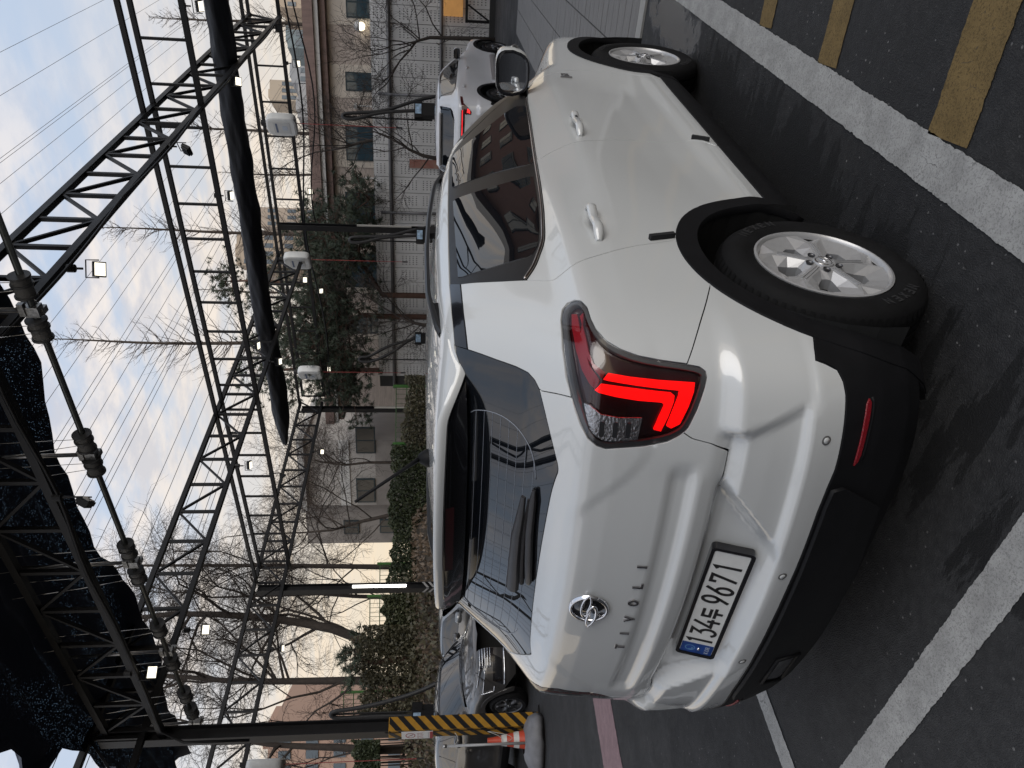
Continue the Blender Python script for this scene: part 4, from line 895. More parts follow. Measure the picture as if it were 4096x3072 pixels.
# ---------------------------------------------------------------- wheels (local axis x, outside towards +x)
def make_wheel(parent, R=.325, W=.205, rr=.205, spokes=5, paint=SILVER, phase=62., rubber=RUBBER, text=True, res=.007):
    w = bpy.data.objects.new('wheel', None); COL.objects.link(w); w.parent = parent; w.empty_display_size = .1
    h = W/2; t = MB()
    prof = [(rr+.006, h-.020), (rr+.012, h-.006), (rr+.035, h+.004), ((rr+R)/2+.01, h+.007), (R-.030, h-.004), (R-.012, h-.020), (R-.003, h-.040), (R, h-.062)]
    for g in (.035, 0, -.035):
        prof += [(R, g+.006), (R-.008, g+.004), (R-.008, g-.004), (R, g-.006)]
    prof += [(R, -h+.062), (R-.012, -h+.02), (R-.03, -h+.004), ((rr+R)/2, -h-.004), (rr+.01, -h+.01)]
    t.lathe(prof, 'X', n=72); ty = t.build('tyre', rubber, w, True, None, 38)
    # tread blocks: small sipes on the shoulder
    s_ = MB()
    for k in range(72):
        a = 2*math.pi*(k+.5)/72
        pts = [(h-.018, R-.0105), (h-.040, R-.0012), (h-.062, R+.0012)]
        V = []
        for x, r_ in pts:
            for da in (-.020, .020): V.append((x+.0008, (r_+.0006)*math.cos(a+da), (r_+.0006)*math.sin(a+da)))
        s_.add(V, [(0, 2, 3, 1), (2, 4, 5, 3)])
    s_.build('tread_blocks', rubber, ty)['kind'] = 'stuff'
    if text:
        for word, a0 in (('NEXEN', -128.), ('NEXEN', 52.)):
            m = MB()
            for i, g in enumerate(word):
                a = R_(a0-i*8.2) if True else 0; rc = R-.060
                def place(u, v, l, a=a, rc=rc):
                    r_ = rc+v-.014; th = a-(u-.011)/rc; return (h+.0068+l, r_*math.cos(th), r_*math.sin(th))
                strokes(m, g, .024, .028, .0058, place, .0006)
            m.build('tyre_lettering', mat('tyre_letter', (.016, .016, .017), .6), ty)
    # rim lip, barrel painted dark as shade behind the spokes, faceted five-spoke face
    sc = rr/.205; n = spokes
    b = MB(); b.lathe([(rr+.009, h-.012), (rr+.010, h-.003), (rr+.003, h-.001), (rr-.004, h-.007), (rr-.008, h-.020)], 'X', n=64); rm = b.build('rim', paint, w, True, None, 40)
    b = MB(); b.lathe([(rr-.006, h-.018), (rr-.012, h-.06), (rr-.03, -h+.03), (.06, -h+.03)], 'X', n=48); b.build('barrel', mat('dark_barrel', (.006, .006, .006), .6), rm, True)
    PT_ = dict(a0=(.028, 0, -.004), a1=(.028, 36, -.004), b0=(.055, 0, -.005), b1=(.055, 15, -.006), bm=(.057, 36, -.009), c0=(.110, 0, -.008), c1=(.110, 6.5, -.009), d0=(.150, 0, -.011), d1=(.156, 7, -.012), e0=(.198, 0, -.030), e1=(.199, 11.5, -.011),
               h1=(.076, 25, -.027), hm=(.072, 36, -.026), h2=(.104, 20.5, -.033), h3=(.138, 22.5, -.031), h4=(.148, 36, -.029), f1=(.2, 23, -.012), fm=(.2, 36, -.012))
    FC_ = [('a0', 'b0', 'b1', 'a1'), ('a1', 'b1', 'bm'), ('b0', 'c0', 'c1', 'b1'), ('c0', 'd0', 'd1', 'c1'), ('d0', 'e1', 'd1'), ('d0', 'e0', 'e1'), ('b1', 'c1', 'h2', 'h1'), ('c1', 'd1', 'h3', 'h2'), ('d1', 'e1', 'f1', 'h3'), ('b1', 'h1', 'hm', 'bm'), ('h3', 'f1', 'fm', 'h4')]
    def wp(k, side, q):
        r_, ph, dx_ = PT_[q]; a = R_(phase+360*k/n+side*ph*5/n); return np.array([h+dx_, r_*sc*math.cos(a), r_*sc*math.sin(a)])
    fm_ = MB()
    for k in range(n):
        for side in (1, -1):
            for fc in FC_:
                V = [wp(k, side, q) for q in fc]; fm_.add(V, [tuple(range(len(V)))] if side > 0 else [tuple(range(len(V)-1, -1, -1))])
            hp = ['hm', 'h1', 'h2', 'h3', 'h4']
            for i in range(4):
                A_, B_ = wp(k, side, hp[i]), wp(k, side, hp[i+1]); dn = np.array([.035, 0, 0]); fm_.add([A_, B_, B_-dn, A_-dn], [(0, 1, 2, 3)] if side < 0 else [(3, 2, 1, 0)])
        for lv in (-.0042, .0042):
            a = R_(phase+360*k/n); ca, sa = math.cos(a), math.sin(a); q0, q1 = (.040*sc, lv*sc), (.142*sc, lv*sc*1.3)
            fm_.bar((h-.0035, q0[0]*ca-q0[1]*sa, q0[0]*sa+q0[1]*ca), (h-.0085, q1[0]*ca-q1[1]*sa, q1[0]*sa+q1[1]*ca), .0034, .005, up=(1, 0, 0))
    fm_.build('spoke_face', paint, rm)
    m = MB(); m.lathe([(0, h+.001), (.031*sc, h+.001), (.034*sc, h-.003), (.035*sc, h-.012)], 'X', n=28); cp = m.build('centre_cap', paint, rm, True, None, 40)
    m = MB(); m.lathe([(.0235*sc, h+.0012), (.0255*sc, h+.003), (.0275*sc, h+.0012)], 'X', n=28); m.box((h+.002, 0, 0), (.003, .030*sc, .005*sc), rot=Matrix.Rotation(.6, 3, 'X')); m.build('cap_emblem', CHROME, cp, True)
    for k in range(n):
        a = R_(phase+360*(k+.5)/n); m = MB(); m.lathe([(0, h-.0085), (.0105, h-.0085), (.0120, h-.004)], 'X', c=(.0035, .0485*sc*math.cos(a), .0485*sc*math.sin(a)), n=14); m.build('lug_hole', mat('lug_shadow_metal', (.10, .10, .105), .4, .8), rm, True)
    m = MB(); m.lathe([(0, h-.075), (.14*sc, h-.075), (.145*sc, h-.10)], 'X', n=30); m.build('brake_disc', mat('brake_iron', (.016, .015, .014), .7, .2, noise=.3, nscale=20.), w, True)  # iron darkened too, shade inside the wheel put into its colour
    return w
wheels = []
w0 = make_wheel(car); w0.location = (.872-.1025, -1.3, WZ); wheels.append(w0)
for x, y, rz in ((.872-.1025, 1.3, 0.), (-(.872-.1025), -1.3, math.pi), (-(.872-.1025), 1.3, math.pi)):
    w1 = dup(w0, (x, y, WZ), rz, parent=car)
    if y > 0 and x > 0: w1.rotation_euler = (R_(24), 0, 0)
# ---------------------------------------------------------------- steel frame over the wash bays
STEEL = mat('black_painted_steel', (.0060, .0060, .0068), .5, spec=.3, noise=.3, nscale=5., rnoise=.12)
STEELG = mat('dark_grey_steel', (.0085, .0085, .0095), .5, spec=.3, noise=.25, nscale=5.)
GALV = mat('galvanised_pipe', (.40, .40, .40), .34, .9, noise=.2, nscale=12., rnoise=.1)
def truss(name, label, a, b, zt, zb, pitch, n0=0., ch=.085, wb=.055, skip=()):
    """warren truss with verticals from a to b (plan points)"""
    a = np.array(a, float); b = np.array(b, float); L = np.linalg.norm(b-a); d = (b-a)/L; org = (a[0], a[1], 0)
    t = thing(name, label, 'truss', org, group='steel trusses over the bays')
    P = lambda s, z: (a[0]+d[0]*s, a[1]+d[1]*s, z)
    MB().bar(P(0, zt), P(L, zt), ch).build('top_chord', STEEL, t, org=org); MB().bar(P(0, zb), P(L, zb), ch).build('bottom_chord', STEEL, t, org=org)
    s = n0; k = 0
    while s < L-.1:
        e = min(s+pitch/2, L); MB().bar(P(s, zt-ch/2), P(s, zb+ch/2), wb*.9).build('upright', STEEL, t, org=org)
        z0, z1 = (zt-ch/2, zb+ch/2) if k % 2 == 0 else (zb+ch/2, zt-ch/2)
        off = .012
        MB().bar(P(s+.03, z0), P(e-.03, z1), wb*.85, wb*.6).build('diagonal', STEEL, t, org=org)
        s = s+pitch/2; k += 1
    return t
truss('roof_truss', 'nearest long black truss running overhead from the top of the picture to the far right', (-2.15, -6.), (-2.15, 18.3), 6.36, 5.62, 1.42, .35)
truss('roof_truss', 'second black truss from the right, ending above the yellow and black post', (-8.62, -1.), (-8.62, 18.1), 6.42, 5.70, 1.42, .12)
truss('roof_truss', 'farthest black truss on the left, carried by two posts before the bare trees', (-14.4, -2.), (-14.4, 18.), 6.42, 5.68, 1.42, .3)
truss('roof_truss', 'black truss under the near dark awning, fixed to the yellow and black post', (-8.75, 3.45), (4.5, 3.45), 6.20, 5.46, 1.42, .2)
truss('roof_truss', 'black truss behind the camera that shows only in reflections', (-8.62, -6.1), (6., -6.1), 6.36, 5.62, 1.42, .2)
def ladder(name, label, y, x0, x1, zt, zb, step, y1, group):
    org = (x0, y, 0); t = thing(name, label, 'beam', org, group=group)
    MB().bar((x0, y, zt), (x1, y, zt), .075).build('top_rail', STEEL, t, org=org); MB().bar((x0, y, zb), (x1, y, zb), .085).build('bottom_rail', STEEL, t, org=org)
    if y1 is not None: MB().bar((x0, y1, zt), (x1, y1, zt), .075).build('side_rail', STEEL, t, org=org)
    n = int((x1-x0)/step)
    for i in range(n+1):
        MB().bar((x0+i*step, y, zb+.04), (x0+i*step, y, zt-.035), .042).build('rung', STEEL, t, org=org)
    return t
ladder('ladder_beam', 'nearer ladder-like black beam crossing between the trusses', 10.86, -14.4, 6.0, 6.38, 5.60, .70, 10.38, 'ladder beams between trusses')
ladder('ladder_beam', 'farther ladder-like black beam crossing behind the rolled awning', 18.35, -14.4, 6.0, 6.40, 5.66, .92, 17.75, 'ladder beams between trusses')
# --- posts
def post(label, x, y, h, w=.26, stripes=None, lamp=None, poster=False):
    org = (x, y, 0); t = thing('steel_post', label, 'post', org, group='posts of the steel frame')
    # H section: two flanges and a web, turned to the frame
    f = .018; m = MB(); m.box((0, -w/2, h/2), (w, f, h)); m.box((0, w/2, h/2), (w, f, h)); m.box((0, 0, h/2), (f, w-f, h)); m.build('column', STEELG, t)
    MB().box((0, 0, .01), (w+.16, w+.16, .02)).build('base_plate', STEEL, t)
    return t
YEL = mat('yellow_guard_paint', (.34, .17, .008), .55, noise=.15, nscale=9.); BLK = mat('black_guard_paint', (.006, .006, .007), .5, spec=.3)
sp = post('black post wrapped in yellow and black stripes beside the traffic cone', -8.75, 3.45, 6.3, .19)
gd = MB(); gw_, gh = .21, 2.22; gd.box((0, 0, gh/2+.03), (gw_, gw_, gh)); guard = gd.build('stripe_guard', YEL, sp)
def stripe_face(face, k):
    """one slanted black stripe on a side face, clipped to the face"""
    p = .112; z0 = .03+k*2*p*.9; sl = .19; w2 = gw_/2
    poly = [(-w2, z0), (w2, z0+sl), (w2, z0+sl+p*.85), (-w2, z0+p*.85)]
    for lim, up in ((.04, True), (gh+.02, False)):                       # clip to the guard height
        res_ = []
        for i in range(len(poly)):
            (u1, v1), (u2, v2) = poly[i], poly[(i+1) % len(poly)]; i1, i2 = (v1 >= lim) == up, (v2 >= lim) == up
            if i1: res_.append((u1, v1))
            if i1 != i2: f_ = (lim-v1)/(v2-v1); res_.append((u1+(u2-u1)*f_, lim))
        poly = res_
        if len(poly) < 3: return
    out = poly; d = w2+.003
    pts = {'x': [(d, u, v) for u, v in out], 'y': [(-u, d, v) for u, v in out], '-x': [(-d, -u, v) for u, v in out], '-y': [(u, -d, v) for u, v in out]}[face]
    new_obj('stripe', pts, [tuple(range(len(pts)))], BLK, guard)
for face in ('x', '-y', 'y', '-x'):
    for k in range(-2, 12): stripe_face(face, k)
MB().box((.055, -.110, 1.2), (.010, .008, 2.2)).build('guard_seam', BLK, guard)
# notice on the guard
sg = MB(); sg.box((-.02, -.116, 1.83), (.20, .010, .46)); ns = sg.build('notice', mat('notice_white', (.60, .60, .60), .4, noise=.06, nscale=20.), sp)
RED = mat('notice_red', (.28, .02, .03), .5)
def face_pt(u, v, l): return (-.02+u, -.1215-l, 1.83+v)
m = MB(); P, Fc = ribbon(arc(0, .10, .066, .066, 0, 360, 24), .012); m.add([face_pt(u, v, .0008) for u, v in P], [f[::-1] for f in Fc]); P, Fc = ribbon([(-.046, .146), (.046, .054)], .010); m.add([face_pt(u, v, .0011) for u, v in P], [f[::-1] for f in Fc]); m.build('prohibition_ring', RED, ns)
m = MB(); P, Fc = ribbon([(-.014, .07), (.004, .105), (.016, .07)], .008); m.add([face_pt(u, v, .0006) for u, v in P], Fc); m.build('walking_figure', BLK, ns)
m = MB()
for r_ in range(2):
    for c_ in range(4):
        x0, z0 = -.082+c_*.042, -.035-r_*.050
        for pl in ([(0, .034), (.028, .034)], [(.014, .032), (.014, .018)], [(0, .016), (.030, .016)], [(.004, .012), (.004, .0), (.028, .0)] if (r_+c_) % 2 else [(.026, .012), (.026, -.002)]):
            P, Fc = ribbon(pl, .0045); m.add([face_pt(x0+u, z0+v, .0007+.0001*len(pl)) for u, v in P], [f[::-1] for f in Fc])
m.build('notice_text', RED, ns)['kind'] = 'stuff'
MB().box((-.02, -.1225, 1.625), (.19, .004, .045)).build('notice_red_band', RED, ns)
MB().box((-.02, -.1222, 1.668), (.15, .003, .008)).build('notice_grey_line', mat('notice_grey', (.3, .3, .33), .5), ns)
p1 = post('black post with a bright white tube lamp and grey slanted stripes, before the bare trees', -14.55, 10.25, 6.35, .19)
p2 = post('black post rising behind the car roof in front of the green fence', -14.5, 17.75, 6.35, .15)
p3 = post('black post in front of the grey panel wall beside a hose loop', -7.75, 18.05, 6.35, .165)
for po, z0, z1, on in ((p1, 2.42, 3.85, True), (p2, 2.45, 3.85, False), (p3, 2.45, 4.05, False)):
    MB().box((.105, -.02, (z0+z1)/2), (.04, .06, z1-z0)).build('tube_lamp', lit('white_tube_light', (1., .97, .90), 5.) if on else mat('unlit_tube', (.45, .43, .39), .4), po)
st_ = mat('grey_stripe_film', (.30, .29, .28), .6)
for k in range(11):
    z0 = .2+.16*k; d = .094
    new_obj('film_stripe', [(.085, -d-.012, z0), (.085, -d-.012, z0+.07), (-.09, -d-.012, z0+.20), (-.09, -d-.012, z0+.13)], [(0, 1, 2, 3)], st_, p1)
    new_obj('film_stripe', [(d+.012, -.09, z0), (d+.012, -.09, z0+.07), (d+.012, .09, z0+.20), (d+.012, .09, z0+.13)], [(3, 2, 1, 0)], st_, p1)
MB().box((.02, -.090, 1.62), (.12, .006, .9)).build('poster', mat('pale_poster', (.42, .36, .31), .5, noise=.3, nscale=12., col2=(.36, .16, .14)), p2)
# --- floodlights
def flood(label, x, y, z, heading, tilt, on, hang='beam'):
    t = thing('floodlight', label, 'floodlight', (x, y, z), heading, 'floodlights on the steel frame')
    R3 = Matrix.Rotation(tilt, 3, 'X')
    m = MB(); m.lathe([(.0, .19), (.045, .19), (.045, .27), (.0, .27)], n=10); m.build('junction_cap', STEELG, t)
    m = MB(); m.tube([(-.095, 0, -.055), (-.095, 0, .08), (.095, 0, .08), (.095, 0, -.055)], .008, 6); m.tube([(0, 0, .11), (0, 0, .20)], .014, 6); m.build('bracket', STEELG, t)
    m = MB()
    m.box(tuple(R3@Vector((0, .02, -.06))), (.165, .045, .13), rot=R3)
    for k in range(7): m.box(tuple(R3@Vector((-.066+.022*k, .054, -.06))), (.006, .028, .108), rot=R3)
    hd = m.build('lamp_body', STEELG, t)
    m = MB(); m.box(tuple(R3@Vector((0, -.010, -.06))), (.138, .008, .104), rot=R3); m.build('lamp_face', lit('floodlight_white', (1., .93, .76), 1.5) if on else mat('unlit_lamp_face', (.10, .10, .10), .25), hd)
FL = [('unlit floodlight under the nearest truss, seen from behind', -2.15, 8.98, 5.36, 2.6, .5, False), ('brightly lit floodlight under the nearest truss, near the left edge', -2.15, 5.24, 5.27, .6, .7, True),
      ('glaring lit floodlight under the near dark awning', -7.03, 3.42, 5.28, 1.05, .4, True), ('unlit floodlight under the near dark awning, pointing away', -3.77, 3.42, 5.16, 2.4, .5, False),
      ('lit floodlight on the far half of the nearest truss over the rolled awning', -2.15, 12.5, 5.42, .5, .6, True), ('lit floodlight at the top edge under the nearer ladder beam', -.6, 10.86, 5.36, .1, 1.2, True),
      ('floodlight under the nearer ladder beam between the first and second truss', -3.72, 10.86, 5.40, .3, 1.35, True), ('lit floodlight under the nearer ladder beam, close to the second truss', -7.06, 10.86, 5.40, .3, 1.35, True),
      ('lit floodlight under the second truss, in front of the pine', -8.62, 12.45, 5.44, .4, 1.2, True), ('small floodlight under the second truss where the sky is cream', -8.62, 8.87, 5.38, .5, 1.4, True),
      ('dark framed floodlight hanging left of the tip of the rolled awning', -10.8, 10.86, 5.38, 2.3, .4, False), ('lit floodlight under the second truss against the curved tree trunk', -8.62, 5.1, 5.33, 1.0, .6, True),
      ('small lit floodlight under the farthest truss among bare twigs', -14.4, 8.4, 5.38, .9, 1.3, True), ('lit floodlight beside the third hose reel under the far end of the second truss', -8.62, 16.44, 5.48, .5, .5, True),
      ('bright floodlight on the far ladder beam in front of the dark pine', -10.1, 18.35, 5.42, .5, .4, True), ('lit floodlight below the last white hose reel', -13.2, 18.35, 5.44, .6, .6, True),
      ('lit floodlight under the farthest truss before the grey house', -14.4, 15.47, 5.40, .8, .7, True), ('lit floodlight on the far ladder beam before the grey towers', -3.27, 18.35, 5.38, .2, .4, True),
      ('lit floodlight on the far ladder beam above the brown roof edge', -6.77, 18.35, 5.42, .3, .4, True), ('floodlight at the far end of the nearest truss, top right', -2.15, 17.0, 5.48, .3, .8, False)]
for f_ in FL: flood(*f_)
# long lit strip light seen in the rear window's reflection
m = MB(); m.box((-1.2, -6.1, 5.45), (.55, .12, .06)); tag(m.build('strip_light', lit('floodlight_white', (1., .93, .76), 1.5)), 'lit strip light behind the camera, reflected in the rear window', 'light')
# --- near awning, rolled awning
def net(name, thick):
    m_ = bpy.data.materials.new(name); m_.use_nodes = True; t = m_.node_tree; b = t.nodes['Principled BSDF']; MATS[name] = m_
    g = t.nodes.new('ShaderNodeTexCoord').outputs['Object']; b.inputs['Base Color'].default_value = (.024, .030, .048, 1); b.inputs['Roughness'].default_value = .8
    vor = t.nodes.new('ShaderNodeTexVoronoi'); vor.inputs['Scale'].default_value = 44; t.links.new(g, vor.inputs['Vector']); band = noise_node(t, .9, 4, .5, g, (.25, 1.6, 1)); n2 = noise_node(t, 14, 3, .6, g)
    hole = mathn(t, 'MULTIPLY', remap(t, vor.outputs['Distance'], .30, .10), mathn(t, 'MULTIPLY', remap(t, band, .44, .56), remap(t, n2, .40, .58)))
    tr = t.nodes.new('ShaderNodeBsdfTranslucent'); tr.inputs[0].default_value = (.34, .52, .70, 1); mx = t.nodes.new('ShaderNodeMixShader'); o = t.nodes['Material Output']
    t.links.new(mathn(t, 'MULTIPLY', hole, thick), mx.inputs[0]); t.links.new(b.outputs[0], mx.inputs[1]); t.links.new(tr.outputs[0], mx.inputs[2]); t.links.new(mx.outputs[0], o.inputs['Surface']); return m_
NET = net('dark_shade_net', .42); NET2 = mat('dark_bundled_fabric', (.0070, .0080, .0115), .6, spec=.3, noise=.5, nscale=4., stretch=(.6, 6., 6.), bump=.6, bscale=14.)
rng = random.Random(9)
xs2 = np.linspace(-13.0, 4.2, 70); ysn = np.linspace(0, 1, 26); V = []
for t_ in ysn:
    for x in xs2:
        wob = .10*math.sin(x*1.3+2*t_)+.06*math.sin(x*3.1+5*t_)+.04*math.sin(x*7+1.)
        y = 5.22+wob*.9-(2.8 if x > -8.0 else 2.1-.6*max(0, (-8.2-x)/5))*t_+(.10*math.sin(x*5)*(t_ > .95))
        z = 6.46+.16*abs(math.sin(t_*math.pi*5+.15*math.sin(x)))+.05*math.sin(x*.8)-.14*(t_ < .04)-.06*math.cos((x+2.15)*2*math.pi/6.4)
        V.append((x, y, z))
c = len(xs2); aw = new_obj('shade_awning', V, [(i*c+j, (i+1)*c+j, (i+1)*c+j+1, i*c+j+1) for i in range(len(ysn)-1) for j in range(c-1)], NET, None, True)
tag(aw, 'dark navy pleated shade awning drawn back over the near truss', 'awning')
V = []; n = 26; xs3 = np.linspace(-12.6, 6.0, 240)
for x in xs3:
    tip = min(1., max(.10, (x+12.75)/1.3)); cy, cz = 13.75+.03*math.sin(x*.9)-.01*x, 5.92+.02*math.sin(x*.7)+.008*math.sin(x*5)-.012*(x+4)
    for k in range(n):
        a = 2*math.pi*k/n; r = (.255+.022*math.sin(3*a+x*1.3)+.012*math.sin(5*a-x*3.7)+.012*math.sin(9*a+x*7))*tip**.6
        V.append((x, cy+r*1.2*math.cos(a), cz+r*.86*math.sin(a)))
rl = new_obj('rolled_awning', V, [(i*n+k, i*n+(k+1) % n, (i+1)*n+(k+1) % n, (i+1)*n+k) for i in range(len(xs3)-1) for k in range(n)]+[tuple(range(n))], NET2, None, True)
tag(rl, 'long rolled up dark awning hanging between the two ladder beams', 'awning')
# --- awning drive shaft with cord drums
SH = (-8.5, 3.72, 5.10)
sh = thing('drive_shaft', 'grey pipe shaft with cord drums under the near awning', 'shaft', SH)
ZR = 5.12; MB().tube([(-8.5, 3.72, ZR), (-4.5, 3.745, ZR), (3.5, 3.80, ZR)], .030, 12).build('pipe', mat('grey_green_pipe', (.085, .09, .085), .38, .6, noise=.25, nscale=8.), sh, True, SH)
DRUM = mat('wound_cord', (.16, .155, .145), .75, bump=.8, bscale=60., stretch=(30., 1., 1.)); CAP = mat('drum_flange', (.05, .05, .05), .5)
for qx, qy in ((148, 1139), (158, 1310), (316, 1760), (355, 1855), (475, 2193), (512, 2294), (595, 2509), (640, 2643), (690, 2775), (718, 2840)):
    p_ = at_plane(qx, qy, 1, 3.76); x0 = float(p_[0])
    m = MB(); m.lathe([(.0, -.085), (.078, -.085), (.078, .085), (.0, .085)], 'X', c=(x0, 3.74, ZR), n=18); dr = m.build('cord_drum', DRUM, sh, True, SH, 40)
    for e in (-.095, .095, .02):
        m = MB(); m.lathe([(.0, -.010), (.092, -.010), (.092, .010), (.0, .010)], 'X', c=(x0+e, 3.74, ZR), n=18); m.build('flange', CAP, dr, True, SH, 40)
    MB().tube([(x0-.03, 3.70, ZR+.07), (x0-.06, 3.6, ZR+.6), (x0-.1, 3.5, 6.45)], .004, 4).build('cord', GALV, dr, False, SH)
    MB().tube([(x0+.04, 3.72, ZR+.07), (x0+.03, 3.62, 6.45)], .004, 4).build('cord', GALV, dr, False, SH)
for qx, qy in ((120, 1240), (307, 1818), (485, 2250), (605, 2605), (712, 2890)):
    p_ = at_plane(qx, qy, 1, 3.76); x0 = float(p_[0])
    MB().tube([(x0, 3.76, ZR+.02), (x0, 3.70, 6.35)], .022, 8).build('hanger_pipe', GALV, sh, True, SH)
    m = MB(); m.box((x0, 3.76, ZR), (.10, .10, .12)); m.box((x0+.03, 3.72, ZR+.07), (.12, .05, .05)); m.box((x0-.02, 3.80, ZR-.05), (.06, .09, .05)); m.tube([(x0+.06, 3.80, ZR-.02), (x0+.06, 3.86, ZR+.06)], .012, 6)
    m.build('clamp', mat('clamp_steel', (.32, .32, .31), .4, .9, noise=.5, nscale=40.), sh, False, SH)
# cables along the near truss, loose cable bundles
rng = random.Random(2)
def cable(name, label, pts, r, matl=STEEL, cat='cable', group=None):
    o = MB().tube(pts, r, 6).build(name, matl, None, True); tag(o, label, cat, group); return o
cable('power_cable', 'thick black cable running along the bottom of the near truss to the striped post', [(x, 3.40+.02*math.sin(x*3), 5.40+.025*math.sin(x*2.1)) for x in np.linspace(4, -8.5, 40)]+[(-8.62, 3.28, 5.1), (-8.60, 3.27, 4.2)], .022)
cable('power_cable', 'black cable sagging below the nearest truss', [(-2.10, y, 5.56-.07*abs(math.sin(y*.9))) for y in np.linspace(-3, 18, 70)], .018)
cable('power_cable', 'black cable sagging under the far ladder beam before the brown building', [(x, 18.2, 5.55-.22*math.sin((x+8)/9*math.pi)**2-.05*math.sin(x)) for x in np.linspace(-14.2, 5, 40)], .024)
cable('power_cable', 'second black cable drooping lower under the far ladder beam', [(x, 18.1, 5.3-.35*math.sin((x+1)/6*math.pi)**2) for x in np.linspace(-7.6, 5, 30)], .020)
# overhead lines
WIRE = mat('overhead_wire', (.05, .05, .055), .5)
for i, (qx, qy) in enumerate(((0, 209), (0, 383), (0, 634), (0, 652), (0, 735), (0, 860), (0, 1000), (60, 1250), (100, 1420), (130, 1572), (165, 1640), (212, 1780), (228, 1800), (310, 1800), (400, 1800), (428, 1810), (470, 1830), (492, 1830), (560, 1830), (640, 1900), (700, 1900), (760, 1900), (790, 1900), (830, 1900), (870, 1900), (905, 1850))):
    z = 13.+(i % 5)*1.1; p_ = at_plane(qx, qy, 2, z); x0 = float(p_[0]); r = .0026*max(4, abs(x0-CAM[0])+z*.6)/6
    pts = [(x0, y, z+.0006*(y-25)**2*.25-.2) for y in np.linspace(-60, 150, 24)]
    o = MB().tube([(x, y, z_ if y > 0 else z_) for x, y, z_ in [(x0, y, z) for y in np.linspace(-90, 240, 12)]], r, 4, False).build('overhead_wire', WIRE)
    tag(o, 'thin dark overhead power line crossing the sky', 'power line', 'parallel overhead power lines')
# --- white hose reels with red cords
REEL = mat('reel_white_plastic', (.60, .60, .58), .45, noise=.06, nscale=8.)
CORD = mat('red_cord', (.32, .05, .045), .6)
def reel(label, p_, cz, body_w=.62, h=.78):
    x, y, z = p_; t = thing('hose_reel', label, 'hose reel', (x, y, z), -.45, 'white hose reels')
    V = []; n = 24; sec = [(-.13, .86), (-.11, .97), (-.02, 1.), (.09, .97), (.12, .88)]
    for dy_, k in sec:
        for i in range(n):
            a = 2*math.pi*i/n; ca, sa = math.cos(a), math.sin(a); ex = .45
            V.append((k*body_w/2*math.copysign(abs(ca)**ex, ca), dy_, k*h/2*math.copysign(abs(sa)**ex, sa)-(.03*abs(ca))))
    m = MB(); m.add(V, [(i*n+j, i*n+(j+1) % n, (i+1)*n+(j+1) % n, (i+1)*n+j) for i in range(4) for j in range(n)]+[tuple(range(n)), tuple(range(5*n-1, 4*n-1, -1))]); bd_ = m.build('casing', REEL, t, True, None, 40)
    MB().box((0, -.135, -.02), (.36, .012, .42)).build('front_panel', mat('reel_panel', (.50, .50, .49), .5), bd_)
    MB().box((0, -.143, .11), (.30, .006, .05)).build('name_strip', mat('reel_blue_grey', (.10, .13, .20), .5), bd_)
    MB().box((.0, -.143, -.10), (.14, .006, .13)).build('info_label', mat('reel_label', (.42, .46, .52), .5), bd_)
    m = MB(); m.box((0, .02, h/2+.06), (.12, .10, .16)); m.build('hanger', STEELG, t)
    MB().tube([(.05, 0, -h/2), (.05, 0, -h/2-cz)], .009, 5).build('pull_cord', CORD, t)
    MB().tube([(.05, 0, -h/2-cz), (.05, 0, -h/2-cz-.16)], .022, 6).build('pull_handle', STEELG, t)
for lab, (qx, qy), d, cz in (('white hose reel with a red cord, rightmost, before the cream sky', (1127, 497), 17.6, 2.6), ('white hose reel second from the right, above the pine tops', (1190, 1041), 17.6, 2.7), ('white hose reel third from the right, hanging in front of the dark pine', (1240, 1490), 17.6, 2.6)):
    reel(lab, tuple(at_plane(qx, qy, 1, d)), cz)
reel('white hose reel cut by the lower picture edge near the pinkish building', tuple(at_plane(1063, 3060, 0, -14.2)), 2.8)
# --- vacuum units with looped hoses on arms
HOSE = mat('black_hose', (.016, .016, .017), .5, noise=.3, nscale=20.)
def hose_unit(label, base_px, top_px, depth, foot_dx, sgn=1.):
    b = at(*base_px, depth); tpt = at(*top_px, depth); r3 = np.array([CR[0], CR[1], 0]); r3 /= np.linalg.norm(r3); org = (float(b[0]), float(b[1]), 0.)
    t = thing('vacuum_unit', label, 'vacuum unit', org, math.atan2(r3[1], r3[0]), 'vacuum units with hose loops')
    dx_ = float(np.dot(tpt-b, r3)); zb, zt = float(b[2]), float(tpt[2]); L = lambda x, z: (x, 0, z)
    m = MB(); m.box((0, 0, zb/2), (.34, .30, zb-.1)); m.box((0, .02, zb-.02), (.42, .34, .22)); cab = m.build('cabinet', STEELG, t)
    MB().box((0, -.155, zb-.02), (.26, .012, .16)).build('sign_plate', mat('blue_white_sign', (.30, .42, .55), .4, noise=.5, nscale=14.), cab)
    w = .13*sgn
    up = [L(0, zb+.05), L(dx_*.35, zb+(zt-zb)*.5), L(dx_-w*.6, zt-.35), L(dx_-w*.55, zt-.10), L(dx_, zt), L(dx_+w*.6, zt-.08), L(dx_+w*.8, zt-.4), L(dx_*.8+foot_dx*.45, zb+(zt-zb)*.45), L(foot_dx, zb+.05), L(foot_dx*1.5, zb-.5)]
    MB().tube([(x, 0, z) for x, z in smooth_poly([(p_[0], p_[2]) for p_ in up], 2, False)], .048, 8).build('hose', HOSE, t, True)
    MB().tube([(dx_, .03, zb-.4), (dx_, .03, zt-.05)], .022, 6).build('arm_pole', STEELG, t)
hose_unit('vacuum unit with a tall hose loop behind the far white SUV', (1671, 443), (1372, 475), 19.5, .28)
hose_unit('vacuum unit with a narrow hose loop beside the post before the panel wall', (1677, 943), (1399, 965), 21., .2)
